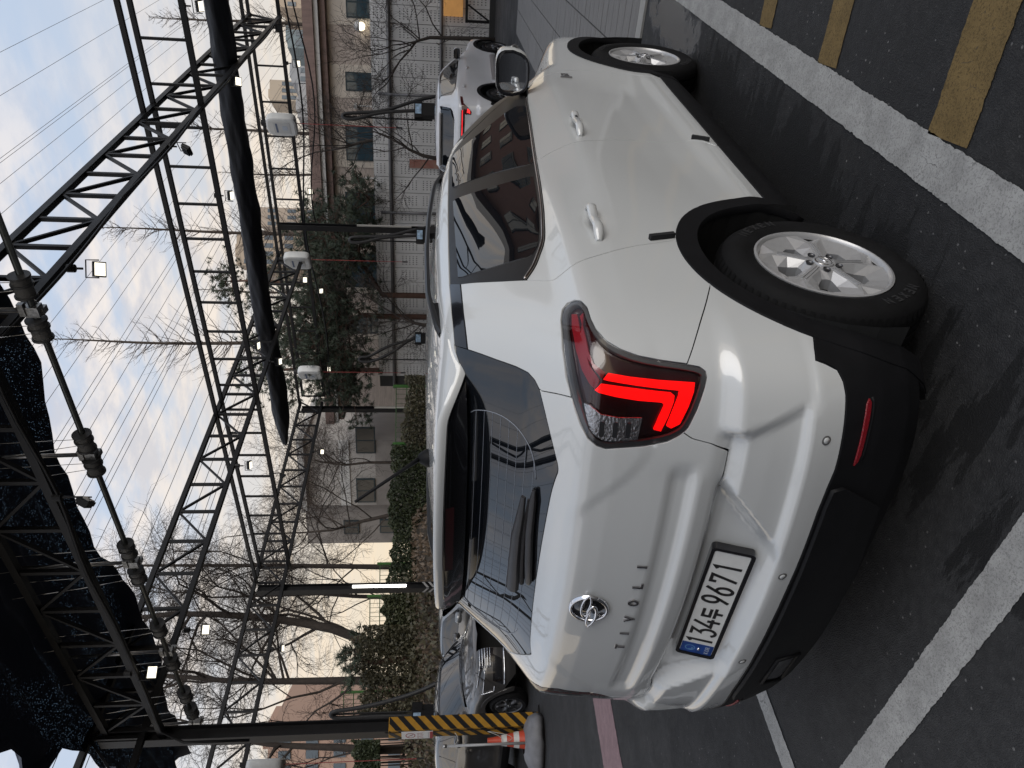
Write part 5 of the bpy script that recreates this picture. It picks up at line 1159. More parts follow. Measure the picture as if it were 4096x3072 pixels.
hose_unit('vacuum unit with a leaning hose loop before the pine trees', (1671, 1354), (1437, 1437), 24., .12, -1.)
hose_unit('vacuum unit with a hose loop behind the yellow and black post', (1665, 2862), (1325, 2845), 15.5, .47)
# --- traffic cone with its weight bag and pole
g0 = at_plane(2166, 2955, 2, 0.); cx, cy = float(g0[0]), float(g0[1])
cn = thing('traffic_cone', 'orange traffic cone with two white bands beside the striped post', 'cone', (cx, cy, 0))
ORG_ = mat('cone_orange', (.50, .060, .025), .5, noise=.15, nscale=8.); WB = mat('cone_white_band', (.55, .55, .52), .5, noise=.1, nscale=10.)
def cone_r(z): return .155-.115*(z-.10)/.66
m = MB(); m.lathe([(cone_r(.06)+.01, .04), (cone_r(.12), .12), (cone_r(.30), .30), (cone_r(.74), .74), (.040, .80), (.03, .80), (.0, .80)], n=24); bdy = m.build('cone_body', ORG_, cn, True, None, 40)
for za, zb_ in ((.34, .42), (.52, .60)):
    m = MB(); m.lathe([(cone_r(za)+.003, za), (cone_r(zb_)+.003, zb_)], n=24); m.build('white_band', WB, bdy, True)
BAG = mat('grey_weight_bag', (.17, .17, .18), .6, noise=.2, nscale=6., bump=.5, bscale=9.)
V = []; n = 20; prof = [(.06, .33), (.01, .37), (.10, .40), (.19, .36), (.25, .24), (.27, .16)]
for z, r in prof:
    for k in range(n):
        a = 2*math.pi*k/n; w = 1+.08*math.sin(3*a+z*9)+.05*math.sin(7*a); V.append((r*1.15*w*math.cos(a), r*.95*w*math.sin(a), z))
m = MB(); m.add(V, [(i*n+k, i*n+(k+1) % n, (i+1)*n+(k+1) % n, (i+1)*n+k) for i in range(5) for k in range(n)]); bag = m.build('weight_bag', BAG, None, True); bag.location = (cx+.03, cy-.05, 0); tag(bag, 'crumpled grey weight bag round the foot of the traffic cone', 'bag')
pl = thing('rope_pole', 'slim grey pole standing against the traffic cone', 'pole', (cx+.10, cy-.10, 0))
MB().tube([(0, 0, .10), (.0, .0, 1.42)], .020, 8).build('pole', mat('grey_pole', (.33, .33, .33), .45, .3), pl, True); MB().tube([(0, 0, 1.40), (0, 0, 1.46)], .026, 8).build('pole_cap', GALV, pl, True)
for k, (za, zb_, dz) in enumerate(((1.30, 1.28, .05), (.62, .80, .10), (.62, .78, .25))):
    a_ = np.array([cx+.10, cy-.10, za]); b_ = np.array([-8.62, 3.27, zb_]); pts = [tuple(a_+(b_-a_)*u+np.array([0, 0, -dz*4*u*(1-u)])) for u in np.linspace(0, 1, 10)]
    cable('rope', ('thin string tied high between pole and striped post', 'thin string tied low between pole and striped post', 'slack string sagging between pole and striped post')[k], pts, .004, mat('pale_string', (.42, .40, .36), .7), 'string')
# ---------------------------------------------------------------- things beyond the bays
def on_wall(px, py, O, d):
    """point of a vertical plane (through O, along d) seen at a photograph pixel"""
    v = CF+CR*((1536-py)/FPX)-CU*((px-2048)/FPX); n = np.array([d[1], -d[0], 0.]); t = np.dot(np.array([O[0], O[1], 0])-np.array([CAM[0], CAM[1], 0]), n)/np.dot(v, n); return CAM+v*t
WD = np.array([-.966, -.261, 0.]); WN = np.array([.261, -.966, 0.])            # along the wall to the left; towards the viewer
WO = np.array([-2.45, 23.24, 0.])
def wframe(O, d=WD): return lambda s, w, z: (O[0]+d[0]*s+WN[0]*w, O[1]+d[1]*s+WN[1]*w, z)
def wbox(mb, fr, s0, s1, w0, w1, z0, z1):
    V = [fr(s, w, z) for s in (s0, s1) for w in (w0, w1) for z in (z0, z1)]
    return mb.add(V, [(0, 1, 3, 2), (4, 6, 7, 5), (0, 4, 5, 1), (2, 3, 7, 6), (0, 2, 6, 4), (1, 5, 7, 3)])
def sw(px, py, O): p_ = on_wall(px, py, O, WD); return float(np.dot(p_-O, WD)), float(p_[2])
# --- perforated panel wall
def perf():
    m, t, b = nodes_of('perforated_panel'); g = t.nodes.new('ShaderNodeTexCoord').outputs['Object']; sx = t.nodes.new('ShaderNodeSeparateXYZ'); t.links.new(g, sx.inputs[0])
    fu = mathn(t, 'ABSOLUTE', mathn(t, 'SUBTRACT', mathn(t, 'FRACT', mathn(t, 'MULTIPLY', sx.outputs['X'], 14.)), .5)); fv = mathn(t, 'ABSOLUTE', mathn(t, 'SUBTRACT', mathn(t, 'FRACT', mathn(t, 'MULTIPLY', sx.outputs['Z'], 8.2)), .5))
    dot = mathn(t, 'MULTIPLY', mathn(t, 'LESS_THAN', fu, .22), mathn(t, 'LESS_THAN', fv, .16)); ins = mathn(t, 'MULTIPLY', mathn(t, 'GREATER_THAN', sx.outputs['X'], .10), mathn(t, 'LESS_THAN', sx.outputs['X'], .42))
    gap = mathn(t, 'GREATER_THAN', mathn(t, 'FRACT', mathn(t, 'MULTIPLY', sx.outputs['Z'], 1.35)), .18)
    n = noise_node(t, 1.4, 5, .6, g); col = mixcol(t, remap(t, n, .3, .7), (.60, .595, .59), (.70, .695, .685)); col = mixcol(t, mathn(t, 'MULTIPLY', mathn(t, 'MULTIPLY', dot, ins), gap), col, (.10, .10, .10))
    t.links.new(col, b.inputs['Base Color']); b.inputs['Roughness'].default_value = .55; b.inputs['Metallic'].default_value = .1; return m
PERF = perf(); PIPE = mat('grey_rail_pipe', (.14, .14, .145), .45, .4)
wl = thing('panel_wall', 'long grey wall of perforated metal panels before the brown building', 'wall', tuple(WO)); fr = wframe(WO)
z_top = sw(1490, 500, WO)[1]; s_end = sw(1500, 1545, WO)[0]; rzw = math.atan2(WD[1], WD[0])
me_cache = {}
def panel_mesh(w, h):
    if (w, h) in me_cache: return me_cache[(w, h)]
    mb = MB(); mb.box((w/2, 0, h/2), (w-.016, .06, h-.016)); me = bpy.data.meshes.new('panel'); me.from_pydata(mb.V, [], mb.F); me.materials.append(PERF); me_cache[(w, h)] = me; return me
zsp = sw(1560, 500, WO)[1]
npan = int((s_end+4)/.52)
for i in range(npan):
    for z0, h in ((.05, round(zsp-.07, 3)), (zsp+.02, round(z_top-zsp-.02, 3))):
        o = link_mesh('panel', panel_mesh(.52, h), wl); s0 = -4+.52*i; o.location = (WD[0]*s0, WD[1]*s0, z0); o.rotation_euler = (0, 0, rzw)
mb = MB(); wbox(mb, fr, -4, s_end, -.20, -.06, 0, z_top-.02); mb.build('backing', mat('wall_back', (.06, .06, .06), .8), wl, org=WO)
for z, r in ((zsp, .06), (1.62, .05)): MB().tube([fr(-4, .10, z), fr(s_end, .10, z)], r, 8).build('rail', PIPE, wl, True, WO)
for qy in (378, 848, 1256): s0 = sw(1600, qy, WO)[0]; MB().tube([fr(s0, .12, zsp+.35), fr(s0, .12, .3)], .05, 6).build('drain_pipe', PIPE, wl, True, WO)
mb = MB(); s0, z0 = sw(1700, 655, WO); wbox(mb, fr, s0-.14, s0+.14, .05, .07, 1.3, 2.65)
bn = mb.build('banner', mat('faded_banner', (.34, .22, .17), .7, noise=.5, nscale=5., col2=(.30, .09, .07)), None); tag(bn, 'narrow faded brown and red banner on the panel wall', 'banner')
# warm lit board low on the wall at the picture edge
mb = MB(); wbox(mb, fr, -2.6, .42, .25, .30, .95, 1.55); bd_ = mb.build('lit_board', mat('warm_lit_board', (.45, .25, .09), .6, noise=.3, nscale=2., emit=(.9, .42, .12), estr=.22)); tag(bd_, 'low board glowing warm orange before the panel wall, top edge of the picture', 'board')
bt = thing('work_bench', 'low dark bench frame under the glowing board', 'bench', tuple(fr(-.2, .6, 0)))
og = bt.location
for s_ in (-1.9, .55): mb = MB(); mb.bar(fr(s_, .6, 0), fr(s_, .6, .85), .07); mb.build('leg', STEEL, bt, org=og)
mb = MB(); mb.bar(fr(-2.2, .6, .84), fr(.6, .6, .84), .08); mb.build('rail', STEEL, bt, org=og); mb = MB(); mb.bar(fr(.55, .6, .1), fr(.1, .6, .8), .05); mb.build('brace', STEEL, bt, org=og)
mb = MB(); wbox(mb, fr, -3, 1.4, 1.0, 1.25, 0, .16); tag(mb.build('wheel_stop', mat('black_rubber_stop', (.015, .015, .015), .7)), 'long black rubber stop with a yellow edge on the far ground', 'wheel stop')
# --- brown building
BO = WO-WN*4.2; fb = wframe(BO); sb = lambda px, py: sw(px, py, BO)
STONE = mat('brown_stone_tiles', (.47, .40, .35), .8, noise=.18, nscale=2.2, bump=.3, bscale=8., stretch=(1, 1, 6)); BEIGE = mat('beige_wall_panels', (.62, .55, .47), .75, noise=.08, nscale=3.); FASC = mat('brown_roof_edge', (.22, .15, .13), .6, noise=.2, nscale=1., stretch=(8, 8, 1)); WHT = mat('off_white_band', (.58, .57, .55), .6)
FRM = mat('dark_window_frame', (.012, .03, .04), .4); PANE = mat('far_window_pane', (.035, .065, .085), .05, spec=.8)
bb = thing('brown_building', 'low brown stone building with beige window bays and a deep roof edge', 'building', tuple(BO))
zf0, zf1, zw0, zu = sb(1221, 100)[1], sb(1262, 100)[1], sb(1281, 100)[1], sb(1306, 100)[1]; sL = sb(1400, 1640)[0]
mb = MB(); wbox(mb, fb, -6, sL, -6, 0, 0, zu); mb.build('wall', STONE, bb, org=BO)
mb = MB(); wbox(mb, fb, -6, sL+.4, -6, .6, zf1, zf0); mb.build('roof_edge', FASC, bb, org=BO); mb = MB(); wbox(mb, fb, -6, sL+.4, -6, .5, zw0, zf1-.003); mb.build('white_band', WHT, bb, org=BO); mb = MB(); wbox(mb, fb, -6, sL+.3, -6, .3, zu, zw0-.003); mb.build('soffit', FASC, bb, org=BO)
for (ya, yb_) in ((-60, 70), (286, 362), (500, 640), (765, 886), (1010, 1145), (1262, 1330)):
    sa, z1 = sb(1381, ya); se, _ = sb(1381, yb_); z0 = sb(1472, ya)[1]-.9
    mb = MB(); wbox(mb, fb, sa-.25, se+.25, 0, .03, 0, zu-.02); bay = mb.build('window_bay', BEIGE, bb, org=BO)
    mb = MB(); wbox(mb, fb, sa, se, .025, .06, z0, z1); wf = mb.build('window', FRM, bb, org=BO)
    mid = (sa+se)/2; zm = z0+(z1-z0)*.42
    for a_, b_, c_, d_ in ((sa+.05, mid-.03, zm+.03, z1-.05), (mid+.03, se-.05, zm+.03, z1-.05), (sa+.05, mid-.03, z0+.05, zm-.03), (mid+.03, se-.05, z0+.05, zm-.03)):
        mb = MB(); wbox(mb, fb, a_, b_, .055, .064, c_, d_); mb.build('pane', PANE, wf, org=BO)
lp = sb(1452, 108); la = thing('wall_lamp', 'white wall lamp glowing on the brown building, top right', 'lamp', fb(lp[0], .3, lp[1]))
m = MB(); m.lathe([(.03, .30), (.16, .22), (.20, .10), (.18, .08)], n=14); m.build('lamp_shade', WHT, la, True); m = MB(); m.lathe([(0, -.10), (.11, -.06), (.15, .05), (.12, .10)], n=14); m.build('globe', lit('warm_globe', (1., .93, .72), 3.5), la, True)
for qx, qy in ((1425, 422), (1435, 708)):
    s0, z0 = sb(qx, qy); c_ = thing('security_camera', 'small white security camera on the brown building, %s' % ('nearer the wall lamp' if qy < 500 else 'beside the pine'), 'camera', fb(s0, .2, z0))
    MB().box((0, 0, 0), (.12, .30, .12)).build('camera_body', WHT, c_); MB().tube([(0, 0, -.05), (0, 0, -.7)], .03, 6).build('bracket', WHT, c_)
# --- grey house further left
GO = WO-WN*5.5+WD*13.; fg = wframe(GO); sgx = lambda px, py: sw(px, py, GO)
GRW = mat('grey_beige_render', (.44, .41, .38), .8, noise=.12, nscale=1.2, stretch=(1, 1, .3)); GRD = mat('grey_brown_band', (.28, .255, .235), .8, noise=.2, nscale=1.5)
gh_ = thing('grey_house', 'two storey grey beige house with dark square windows left of the pines', 'building', tuple(GO))
sA, zt_ = sgx(1215, 1760); sB, _ = sgx(1221, 2192); sM, _ = sgx(1300, 2020); zl = sgx(1360, 1800)[1]
mb = MB(); wbox(mb, fg, sA, sM, -5, 0, 0, zt_); mb.build('wall', GRW, gh_, org=GO); mb = MB(); wbox(mb, fg, sM+.003, sB, -5, -.4, 0, zt_+.25); mb.build('side_wing', GRD, gh_, org=GO)
mb = MB(); wbox(mb, fg, sA-.2, sM+.2, -5.2, .35, zt_, zt_+.3); mb.build('roof_edge', WHT, gh_, org=GO); mb = MB(); wbox(mb, fg, sA, sM, 0, .05, sgx(1395, 1800)[1], sgx(1355, 1800)[1]); mb.build('string_course', WHT, gh_, org=GO)
mb = MB(); wbox(mb, fg, sA, sM-.02, .0, .02, 0, sgx(1500, 1800)[1]); mb.build('lower_band', GRD, gh_, org=GO)
for x0, x1, y0, y1, w in ((1421, 1500, 1706, 1810, .03), (1424, 1500, 1912, 2006, .03), (1370, 1432, 2097, 2150, -.37), (1516, 1576, 2092, 2146, -.37)):
    a_, z1 = sgx(x0, y0); b_, _ = sgx(x0, y1); z0 = sgx(x1, y0)[1]
    mb = MB(); wbox(mb, fg, a_, b_, w-.02, w+.04, z0, z1); wf = mb.build('window', FRM, gh_, org=GO)
    for c0, c1 in ((a_+.06, (a_+b_)/2-.03), ((a_+b_)/2+.03, b_-.06)): mb = MB(); wbox(mb, fg, c0, c1, w+.03, w+.048, z0+.06, z1-.06); mb.build('pane', mat('grey_window_pane', (.05, .05, .05), .12), wf, org=GO)
# --- far towers
def tower(label, px0, px1, py0, py1, depth, colr, rows_, cols, name='apartment_tower', base=1760, wcol=(.10, .13, .16)):
    a_ = at(px0, py1, depth); b_ = at(px0, py0, depth); w = float(np.linalg.norm((b_-a_)[:2])); h = float(a_[2]); org = ((a_[0]+b_[0])/2, (a_[1]+b_[1])/2, 0.); rz = math.atan2((b_-a_)[1], (b_-a_)[0])
    t = thing(name, label, 'building', org, rz); cm = mat('tower_%02d%02d%02d' % tuple(int(99*v) for v in colr), colr, .8, noise=.1, nscale=.05)
    MB().box((0, 6, h/2), (w, 12, h)).build('wall', cm, t); MB().box((0, 6, h+.6), (w*.4, 6, 1.2)).build('roof_house', cm, t)
    zb = max(0., float(at(base, py0, depth)[2])); gm_ = mat('tower_window_%02d' % int(wcol[0]*99), wcol, .3)
    for r_ in range(rows_):
        for c_ in range(cols):
            MB().box((-w/2+w*(c_+.5)/cols, -.06, h-(h-zb)*(r_+.6)/(rows_+.3)), (w/cols*.55, .16, (h-zb)/rows_*.42)).build('window', gm_, t)
tower('blue grey apartment tower at the top right behind the brown roof', 1150, 1240, 30, 190, 210, (.22, .27, .29), 7, 4)
tower('pale grey apartment block stepping down behind the brown roof', 1165, 1240, 195, 330, 240, (.36, .37, .39), 6, 4)
tower('lower pale apartment block at the end of the grey row', 1190, 1245, 335, 468, 240, (.38, .38, .39), 4, 4)
tower('cream apartment tower at the very top right corner', 1120, 1230, -60, 28, 190, (.52, .42, .32), 8, 3)
tower('small beige tower between the grey blocks and the nearest truss', 1078, 1150, 318, 400, 260, (.50, .42, .33), 5, 3)
tower('beige tower rising behind the rolled awning beside the post', 1040, 1240, 828, 905, 230, (.46, .38, .31), 9, 3)
tower('tan tower standing left of the beige one above the pines', 945, 1240, 930, 1060, 250, (.44, .36, .28), 10, 4)
tower('low tan block half hidden by the dark pine', 1000, 1240, 1075, 1105, 255, (.44, .36, .29), 8, 2)
tower('pinkish brown apartment block at the lower picture edge behind a bare trunk', 1070, 1440, 2935, 3110, 70, (.40, .27, .21), 6, 3)
# --- embankment with leaf litter
def emb_z(depth): return 2.45*float(sst(15.5, 24., depth))
fh = np.array([CF[0], CF[1]]); fh /= np.linalg.norm(fh); rh = np.array([CR[0], CR[1]]); rh /= np.linalg.norm(rh)
def dl(depth, lat): return (CAM[0]+fh[0]*depth+rh[0]*lat, CAM[1]+fh[1]*depth+rh[1]*lat)
V = []; ds = np.linspace(15.2, 60, 40); ls = np.linspace(-60, -2.2, 70); rg = random.Random(5)
for d_ in ds:
    for l_ in ls:
        x, y = dl(d_, l_*(d_/24 if d_ > 24 else 1.)); e = float(sst(-2.2, -4.4, l_)); V.append((x, y, emb_z(d_)*e+.06*math.sin(x*2.3+y)+.05*math.sin(y*3.1)-.12))
EMB = mat('leaf_litter_slope', (.085, .062, .045), .95, noise=.6, nscale=5., col2=(.030, .026, .016), bump=1., bscale=22., ndetail=10.)
o = new_obj('embankment', V, [(i*70+j, i*70+j+1, (i+1)*70+j+1, (i+1)*70+j) for i in range(39) for j in range(69)], EMB, None, True); tag(o, kind='structure')
# --- foliage made of many small leaves
def leaves(name, pts, size, material, parent=None, seed=1, up=.3, org=None, aspect=.55):
    r = np.random.default_rng(seed); n = len(pts); pts = np.asarray(pts)
    d = r.normal(size=(n, 3)); d[:, 2] += up; d /= np.linalg.norm(d, axis=1, keepdims=True); e = np.cross(d, r.normal(size=(n, 3))); e /= np.linalg.norm(e, axis=1, keepdims=True)
    s_ = size*r.uniform(.6, 1.4, n)[:, None]; V = np.stack([pts-d*s_, pts+e*s_*aspect, pts+d*s_, pts-e*s_*aspect], 1).reshape(-1, 3)
    if org is not None: V = V-np.asarray(org)
    me = bpy.data.meshes.new(name); me.vertices.add(4*n); me.vertices.foreach_set('co', V.ravel()); me.loops.add(4*n); me.loops.foreach_set('vertex_index', np.arange(4*n)); me.polygons.add(n); me.polygons.foreach_set('loop_start', np.arange(n)*4); me.polygons.foreach_set('loop_total', np.full(n, 4)); me.update(calc_edges=True); me.materials.append(material)
    return link_mesh(name, me, parent)
def leafmat(name, a, b, scale=1.2):
    m, t, bs = nodes_of(name); g = t.nodes.new('ShaderNodeTexCoord').outputs['Object']; rn = t.nodes.new('ShaderNodeNewGeometry').outputs['Random Per Island']; n = noise_node(t, scale, 4, .6, g)
    t.links.new(mixcol(t, mathn(t, 'ADD', mathn(t, 'MULTIPLY', rn, .55), remap(t, n, .3, .7, 0, .45)), a, b), bs.inputs['Base Color']); bs.inputs['Roughness'].default_value = .6; return m
HEDGE = leafmat('hedge_leaves', (.016, .026, .011), (.060, .072, .028)); IVY = leafmat('ivy_leaves', (.035, .033, .018), (.13, .115, .065)); PINE = leafmat('pine_needles', (.022, .034, .020), (.075, .095, .060)); DRY = leafmat('dry_leaves', (.06, .04, .025), (.22, .16, .11))
def sticks(name, S, material, parent=None, org=None, n=4):
    """many tapered sticks in one mesh: rows of (p0, p1, r0, r1)"""
    P0, P1, r0, r1 = S if isinstance(S, tuple) else (np.array([s_[i] for s_ in S]) for i in range(4))
    d = P1-P0; d /= np.maximum(np.linalg.norm(d, axis=1, keepdims=True), 1e-9); ref = np.where(np.abs(d[:, 2:3]) < .9, np.array([[0, 0, 1.]]), np.array([[1., 0, 0]])); u = np.cross(d, ref); u /= np.linalg.norm(u, axis=1, keepdims=True); v = np.cross(d, u)
    a = 2*math.pi*np.arange(n)/n; ring = u[:, None]*np.cos(a)[None, :, None]+v[:, None]*np.sin(a)[None, :, None]
    V = np.concatenate([P0[:, None]+ring*r0[:, None, None], P1[:, None]+ring*r1[:, None, None]], 1); N = len(P0); k = np.arange(n); q = np.stack([k, (k+1) % n, n+(k+1) % n, n+k], 1); Fc = (np.arange(N)[:, None, None]*2*n+q[None]).reshape(-1, 4); V = V.reshape(-1, 3)
    N = len(P0)
    if org is not None: V = V-np.asarray(org)
    me = bpy.data.meshes.new(name); nf = len(Fc); me.vertices.add(len(V)); me.vertices.foreach_set('co', V.ravel()); me.loops.add(4*nf); me.loops.foreach_set('vertex_index', Fc.ravel()); me.polygons.add(nf); me.polygons.foreach_set('loop_start', np.arange(nf)*4); me.polygons.foreach_set('loop_total', np.full(nf, 4)); me.update(calc_edges=True); me.materials.append(material)
    o_ = link_mesh(name, me, parent); o_['kind'] = 'stuff'; return o_
BARK = mat('grey_brown_bark', (.060, .047, .038), .9, noise=.35, nscale=6., bump=.7, bscale=18.); BARKD = mat('dark_bark', (.035, .027, .022), .9, noise=.3, nscale=6., bump=.7, bscale=18.); TWIG = mat('bare_twigs', (.075, .055, .045), .9); TWIGD = mat('dark_twigs', (.040, .031, .026), .9); BARKP = mat('red_pine_bark', (.085, .045, .032), .9, noise=.4, nscale=7.)
def rot_about(v, ax, a):
    ax = ax/np.linalg.norm(ax); return v*math.cos(a)+np.cross(ax, v)*math.sin(a)+ax*np.dot(ax, v)*(1-math.cos(a))
def cone_tree(label, base, H, r0, seed, spread=.20, first=.16, group='tall bare conical trees'):
    """straight-trunked bare tree with short rising branches"""
    r = np.random.default_rng(seed); base = np.array(base, float); t = thing('bare_tree', label, 'tree', tuple(base), group=group)
    k = 14; tr = [(base+np.array([.06*math.sin(i*.7+seed), .06*math.cos(i*.9), H*i/k]), r0*(1-i/k)**.8+.012) for i in range(k+1)]
    MB().tube([tuple(p_) for p_, _ in tr], [q for _, q in tr], 8).build('trunk', BARK, t, True, base)
    S = []
    for i in range(int(H*9)):
        u = first+(1-first)*r.uniform(0, 1)**.9; z = H*u; L = H*spread*(1-u)**.75*r.uniform(.55, 1.1)+.25; az = r.uniform(0, 2*math.pi); el = r.uniform(.35, .75)
        p0 = base+np.array([0, 0, z]); d = np.array([math.cos(az)*math.cos(el), math.sin(az)*math.cos(el), math.sin(el)]); rr = .010+.007*L
        q = p0
        for s_ in range(3):
            d2 = d+np.array([0, 0, .18*s_])+r.normal(size=3)*.06; d2 /= np.linalg.norm(d2); e = q+d2*L/3; S.append((q, e, rr*(1-s_/3.3), rr*(1-(s_+1)/3.3)))
            for _ in range(2):
                td = d2+r.normal(size=3)*.45+np.array([0, 0, .15]); td /= np.linalg.norm(td); b0 = q+(e-q)*r.uniform(.1, .9); tl = L*r.uniform(.15, .34); S.append((b0, b0+td*tl, .0065, .0035))
            q = e
    sticks('crown', S, TWIG, t, base, 3); return t
def spread_tree(label, base, trunk_pts, r0, seed, levels=4, L0=3.2, dark=True, nb=9, group='big bare trees on the bank', droop=0.):
    """bare tree with a shaped trunk and a fine net of limbs and twigs"""
    r = np.random.default_rng(seed); base = np.array(base, float); t = thing('bare_tree', label, 'tree', tuple(base), group=group)
    n = len(trunk_pts); rad = [r0*(1-.62*i/(n-1)) for i in range(n)]
    MB().tube([tuple(p_) for p_ in trunk_pts], rad, 10).build('trunk', BARKD if dark else BARK, t, True, base)
    tp = [np.array(p_, float) for p_ in trunk_pts]; P, D, Ls, Rs = [], [], [], []
    for i in range(nb):
        u = r.uniform(.22, 1.); j = min(n-2, int(u*(n-1))); az = r.uniform(0, 2*math.pi); el = r.uniform(.25, 1.05)
        P.append(tp[j]+(tp[j+1]-tp[j])*(u*(n-1)-j)); D.append((math.cos(az)*math.cos(el), math.sin(az)*math.cos(el), math.sin(el))); Ls.append(L0*r.uniform(.7, 1.2)*(1.1-.35*u)); Rs.append(r0*.30)
    P.append(tp[-1]); D.append((tp[-1]-tp[-2])/np.linalg.norm(tp[-1]-tp[-2])); Ls.append(L0); Rs.append(rad[-1])
    P, D, Ls, Rs = np.array(P), np.array(D), np.array(Ls), np.array(Rs); limbs, tw = [], []
    unit = lambda v: v/np.maximum(np.linalg.norm(v, axis=1, keepdims=True), 1e-9)
    for lev in range(levels+1):
        nP, nD, nL, nR = [], [], [], []; k = 4 if lev < 3 else 3
        for i in range(k):
            D = unit(D+r.normal(size=D.shape)*.17+np.array([0, 0, .05 if lev < 2 else -droop])); E = P+D*(Ls/k)[:, None]; ra, rb = Rs*(1-.13*i), Rs*(1-.13*(i+1)); big = Rs > .018
            limbs += [(P[q], E[q], ra[q], rb[q]) for q in np.where(big)[0]]; tw.append((P[~big], E[~big], ra[~big], rb[~big]))
            if lev < levels and (i > 0 or lev > 0):
                for _ in range(2 if lev in (1,) or (lev == 2 and i % 2) else 1):
                    ax = unit(np.cross(D, r.normal(size=D.shape))); a = r.uniform(.45, 1.05, len(D))[:, None]; nD.append(unit(D*np.cos(a)+np.cross(ax, D)*np.sin(a))); nP.append(E); nL.append(Ls*r.uniform(.42, .68, len(D))); nR.append(np.maximum(.0040, Rs*.48))
            P = E
        if nP: P, D, Ls, Rs = np.concatenate(nP), np.concatenate(nD), np.concatenate(nL), np.concatenate(nR)
    if limbs: sticks('limbs', limbs, BARKD if dark else BARK, t, base, 5)
    sticks('twigs', tuple(np.concatenate([q[i] for q in tw]) for i in range(4)), TWIGD if dark else TWIG, t, base, 3); return t
# tall conical trees behind the wall
for i, (lab, qy, xt, d_) in enumerate((('tall bare conical tree standing clear against the blue sky, left of centre', 1383, 215, 36.), ('bare conical tree between the nearest and second truss', 952, 425, 37.), ('bare conical tree rising behind the rightmost hose reel', 556, 690, 36.), ('slim bare conical tree close to the top picture edge', 132, 640, 38.), ('faint bare conical tree right of the beige towers', 720, 900, 44.), ('bare conical tree whose top sticks out over the second truss', 1180, 800, 46.))):
    b_ = at(1760, qy, d_); tp_ = at(xt, qy, d_); cone_tree(lab, (b_[0], b_[1], 0.), float(tp_[2]), .15, 11+i)
# big trees on the bank
def px_pts(L, d_): return [at(x, y, d_) for x, y in L]
tA = px_pts([(1530, 2600), (1440, 2555), (1330, 2515), (1200, 2490), (1050, 2470), (880, 2458), (700, 2455), (560, 2470)], 25.)
spread_tree('big bare tree with a thick curved trunk in front of the cream sky', (tA[0][0], tA[0][1], emb_z(25)-.2), [tA[0]-np.array([0, 0, 1.2])]+tA, .20, 21, 4, 3.6, nb=11, droop=.06)
tB = px_pts([(1530, 2722), (1400, 2722), (1250, 2724), (1080, 2726), (900, 2722), (740, 2708), (620, 2700)], 24.)
spread_tree('big bare tree with a straight trunk next to the striped post', (tB[0][0], tB[0][1], emb_z(24)-.2), [tB[0]-np.array([0, 0, 1.2])]+tB, .155, 22, 4, 3.4, nb=12, droop=.08)
tC = px_pts([(1500, 3000), (1350, 2990), (1200, 2985), (1080, 2978), (940, 2960)], 23.)
spread_tree('bare tree with a forked trunk at the lower picture edge, left of the striped post', (tC[0][0], tC[0][1], emb_z(23)-.2), [tC[0]-np.array([0, 0, 1.2])]+tC, .15, 23, 4, 3.0, nb=7)
tD = px_pts([(1540, 2268), (1400, 2266), (1250, 2264), (1100, 2262), (900, 2262), (700, 2262), (500, 2262)], 27.)
spread_tree('slender bare tree with a thin straight trunk beside the tube lamp post', (tD[0][0], tD[0][1], emb_z(27)-.2), [tD[0]-np.array([0, 0, 1.2])]+tD, .11, 24, 4, 3.2, nb=12, droop=.05)
tE = px_pts([(1560, 2390), (1420, 2385), (1280, 2375), (1150, 2380), (1000, 2385), (850, 2390)], 30.)
spread_tree('thin bare tree behind the curved trunk', (tE[0][0], tE[0][1], emb_z(30)-.2), [tE[0]-np.array([0, 0, 1.2])]+tE, .10, 25, 4, 3.4, nb=11, droop=.05)
tF = px_pts([(1560, 2060), (1450, 2085), (1330, 2120), (1220, 2130)], 27.)
spread_tree('pale bare tree with long whippy branches before the grey house', (tF[0][0], tF[0][1], emb_z(27)-.2), [tF[0]-np.array([0, 0, 1.])]+tF, .09, 26, 4, 2.8, False, nb=10)
tG = px_pts([(1560, 1850), (1470, 1850), (1380, 1860), (1300, 1850)], 27.5)
spread_tree('small bare tree before the windows of the grey house', (tG[0][0], tG[0][1], emb_z(27)-.2), [tG[0]-np.array([0, 0, 1.])]+tG, .07, 27, 4, 2.2, False, nb=9)
# small bare trees in front of the panel wall
for lab, pts, d_, sd, nb in (('dark twisted bare tree against the panel wall, top right', [(1890, 155), (1800, 152), (1720, 150), (1665, 165), (1640, 200)], 21.5, 31, 10), ('low bare branches against the panel wall above the far white SUV', [(1735, 632), (1690, 622), (1640, 600), (1600, 575)], 22., 32, 6), ('thin bare bush against the panel wall above the car roof', [(1690, 1300), (1650, 1290), (1600, 1270)], 22.5, 33, 7), ('bare branches against the brown building above the panel wall', [(1500, 560), (1440, 570), (1380, 590), (1320, 600)], 25., 34, 8)):
    p_ = px_pts(pts, d_); spread_tree(lab, (p_[0][0], p_[0][1], 0.), [np.array([p_[0][0], p_[0][1], 0.])]+p_ if p_[0][2] > .3 else p_, .075, sd, 3, 2.0, nb=nb, group='small bare trees by the wall')
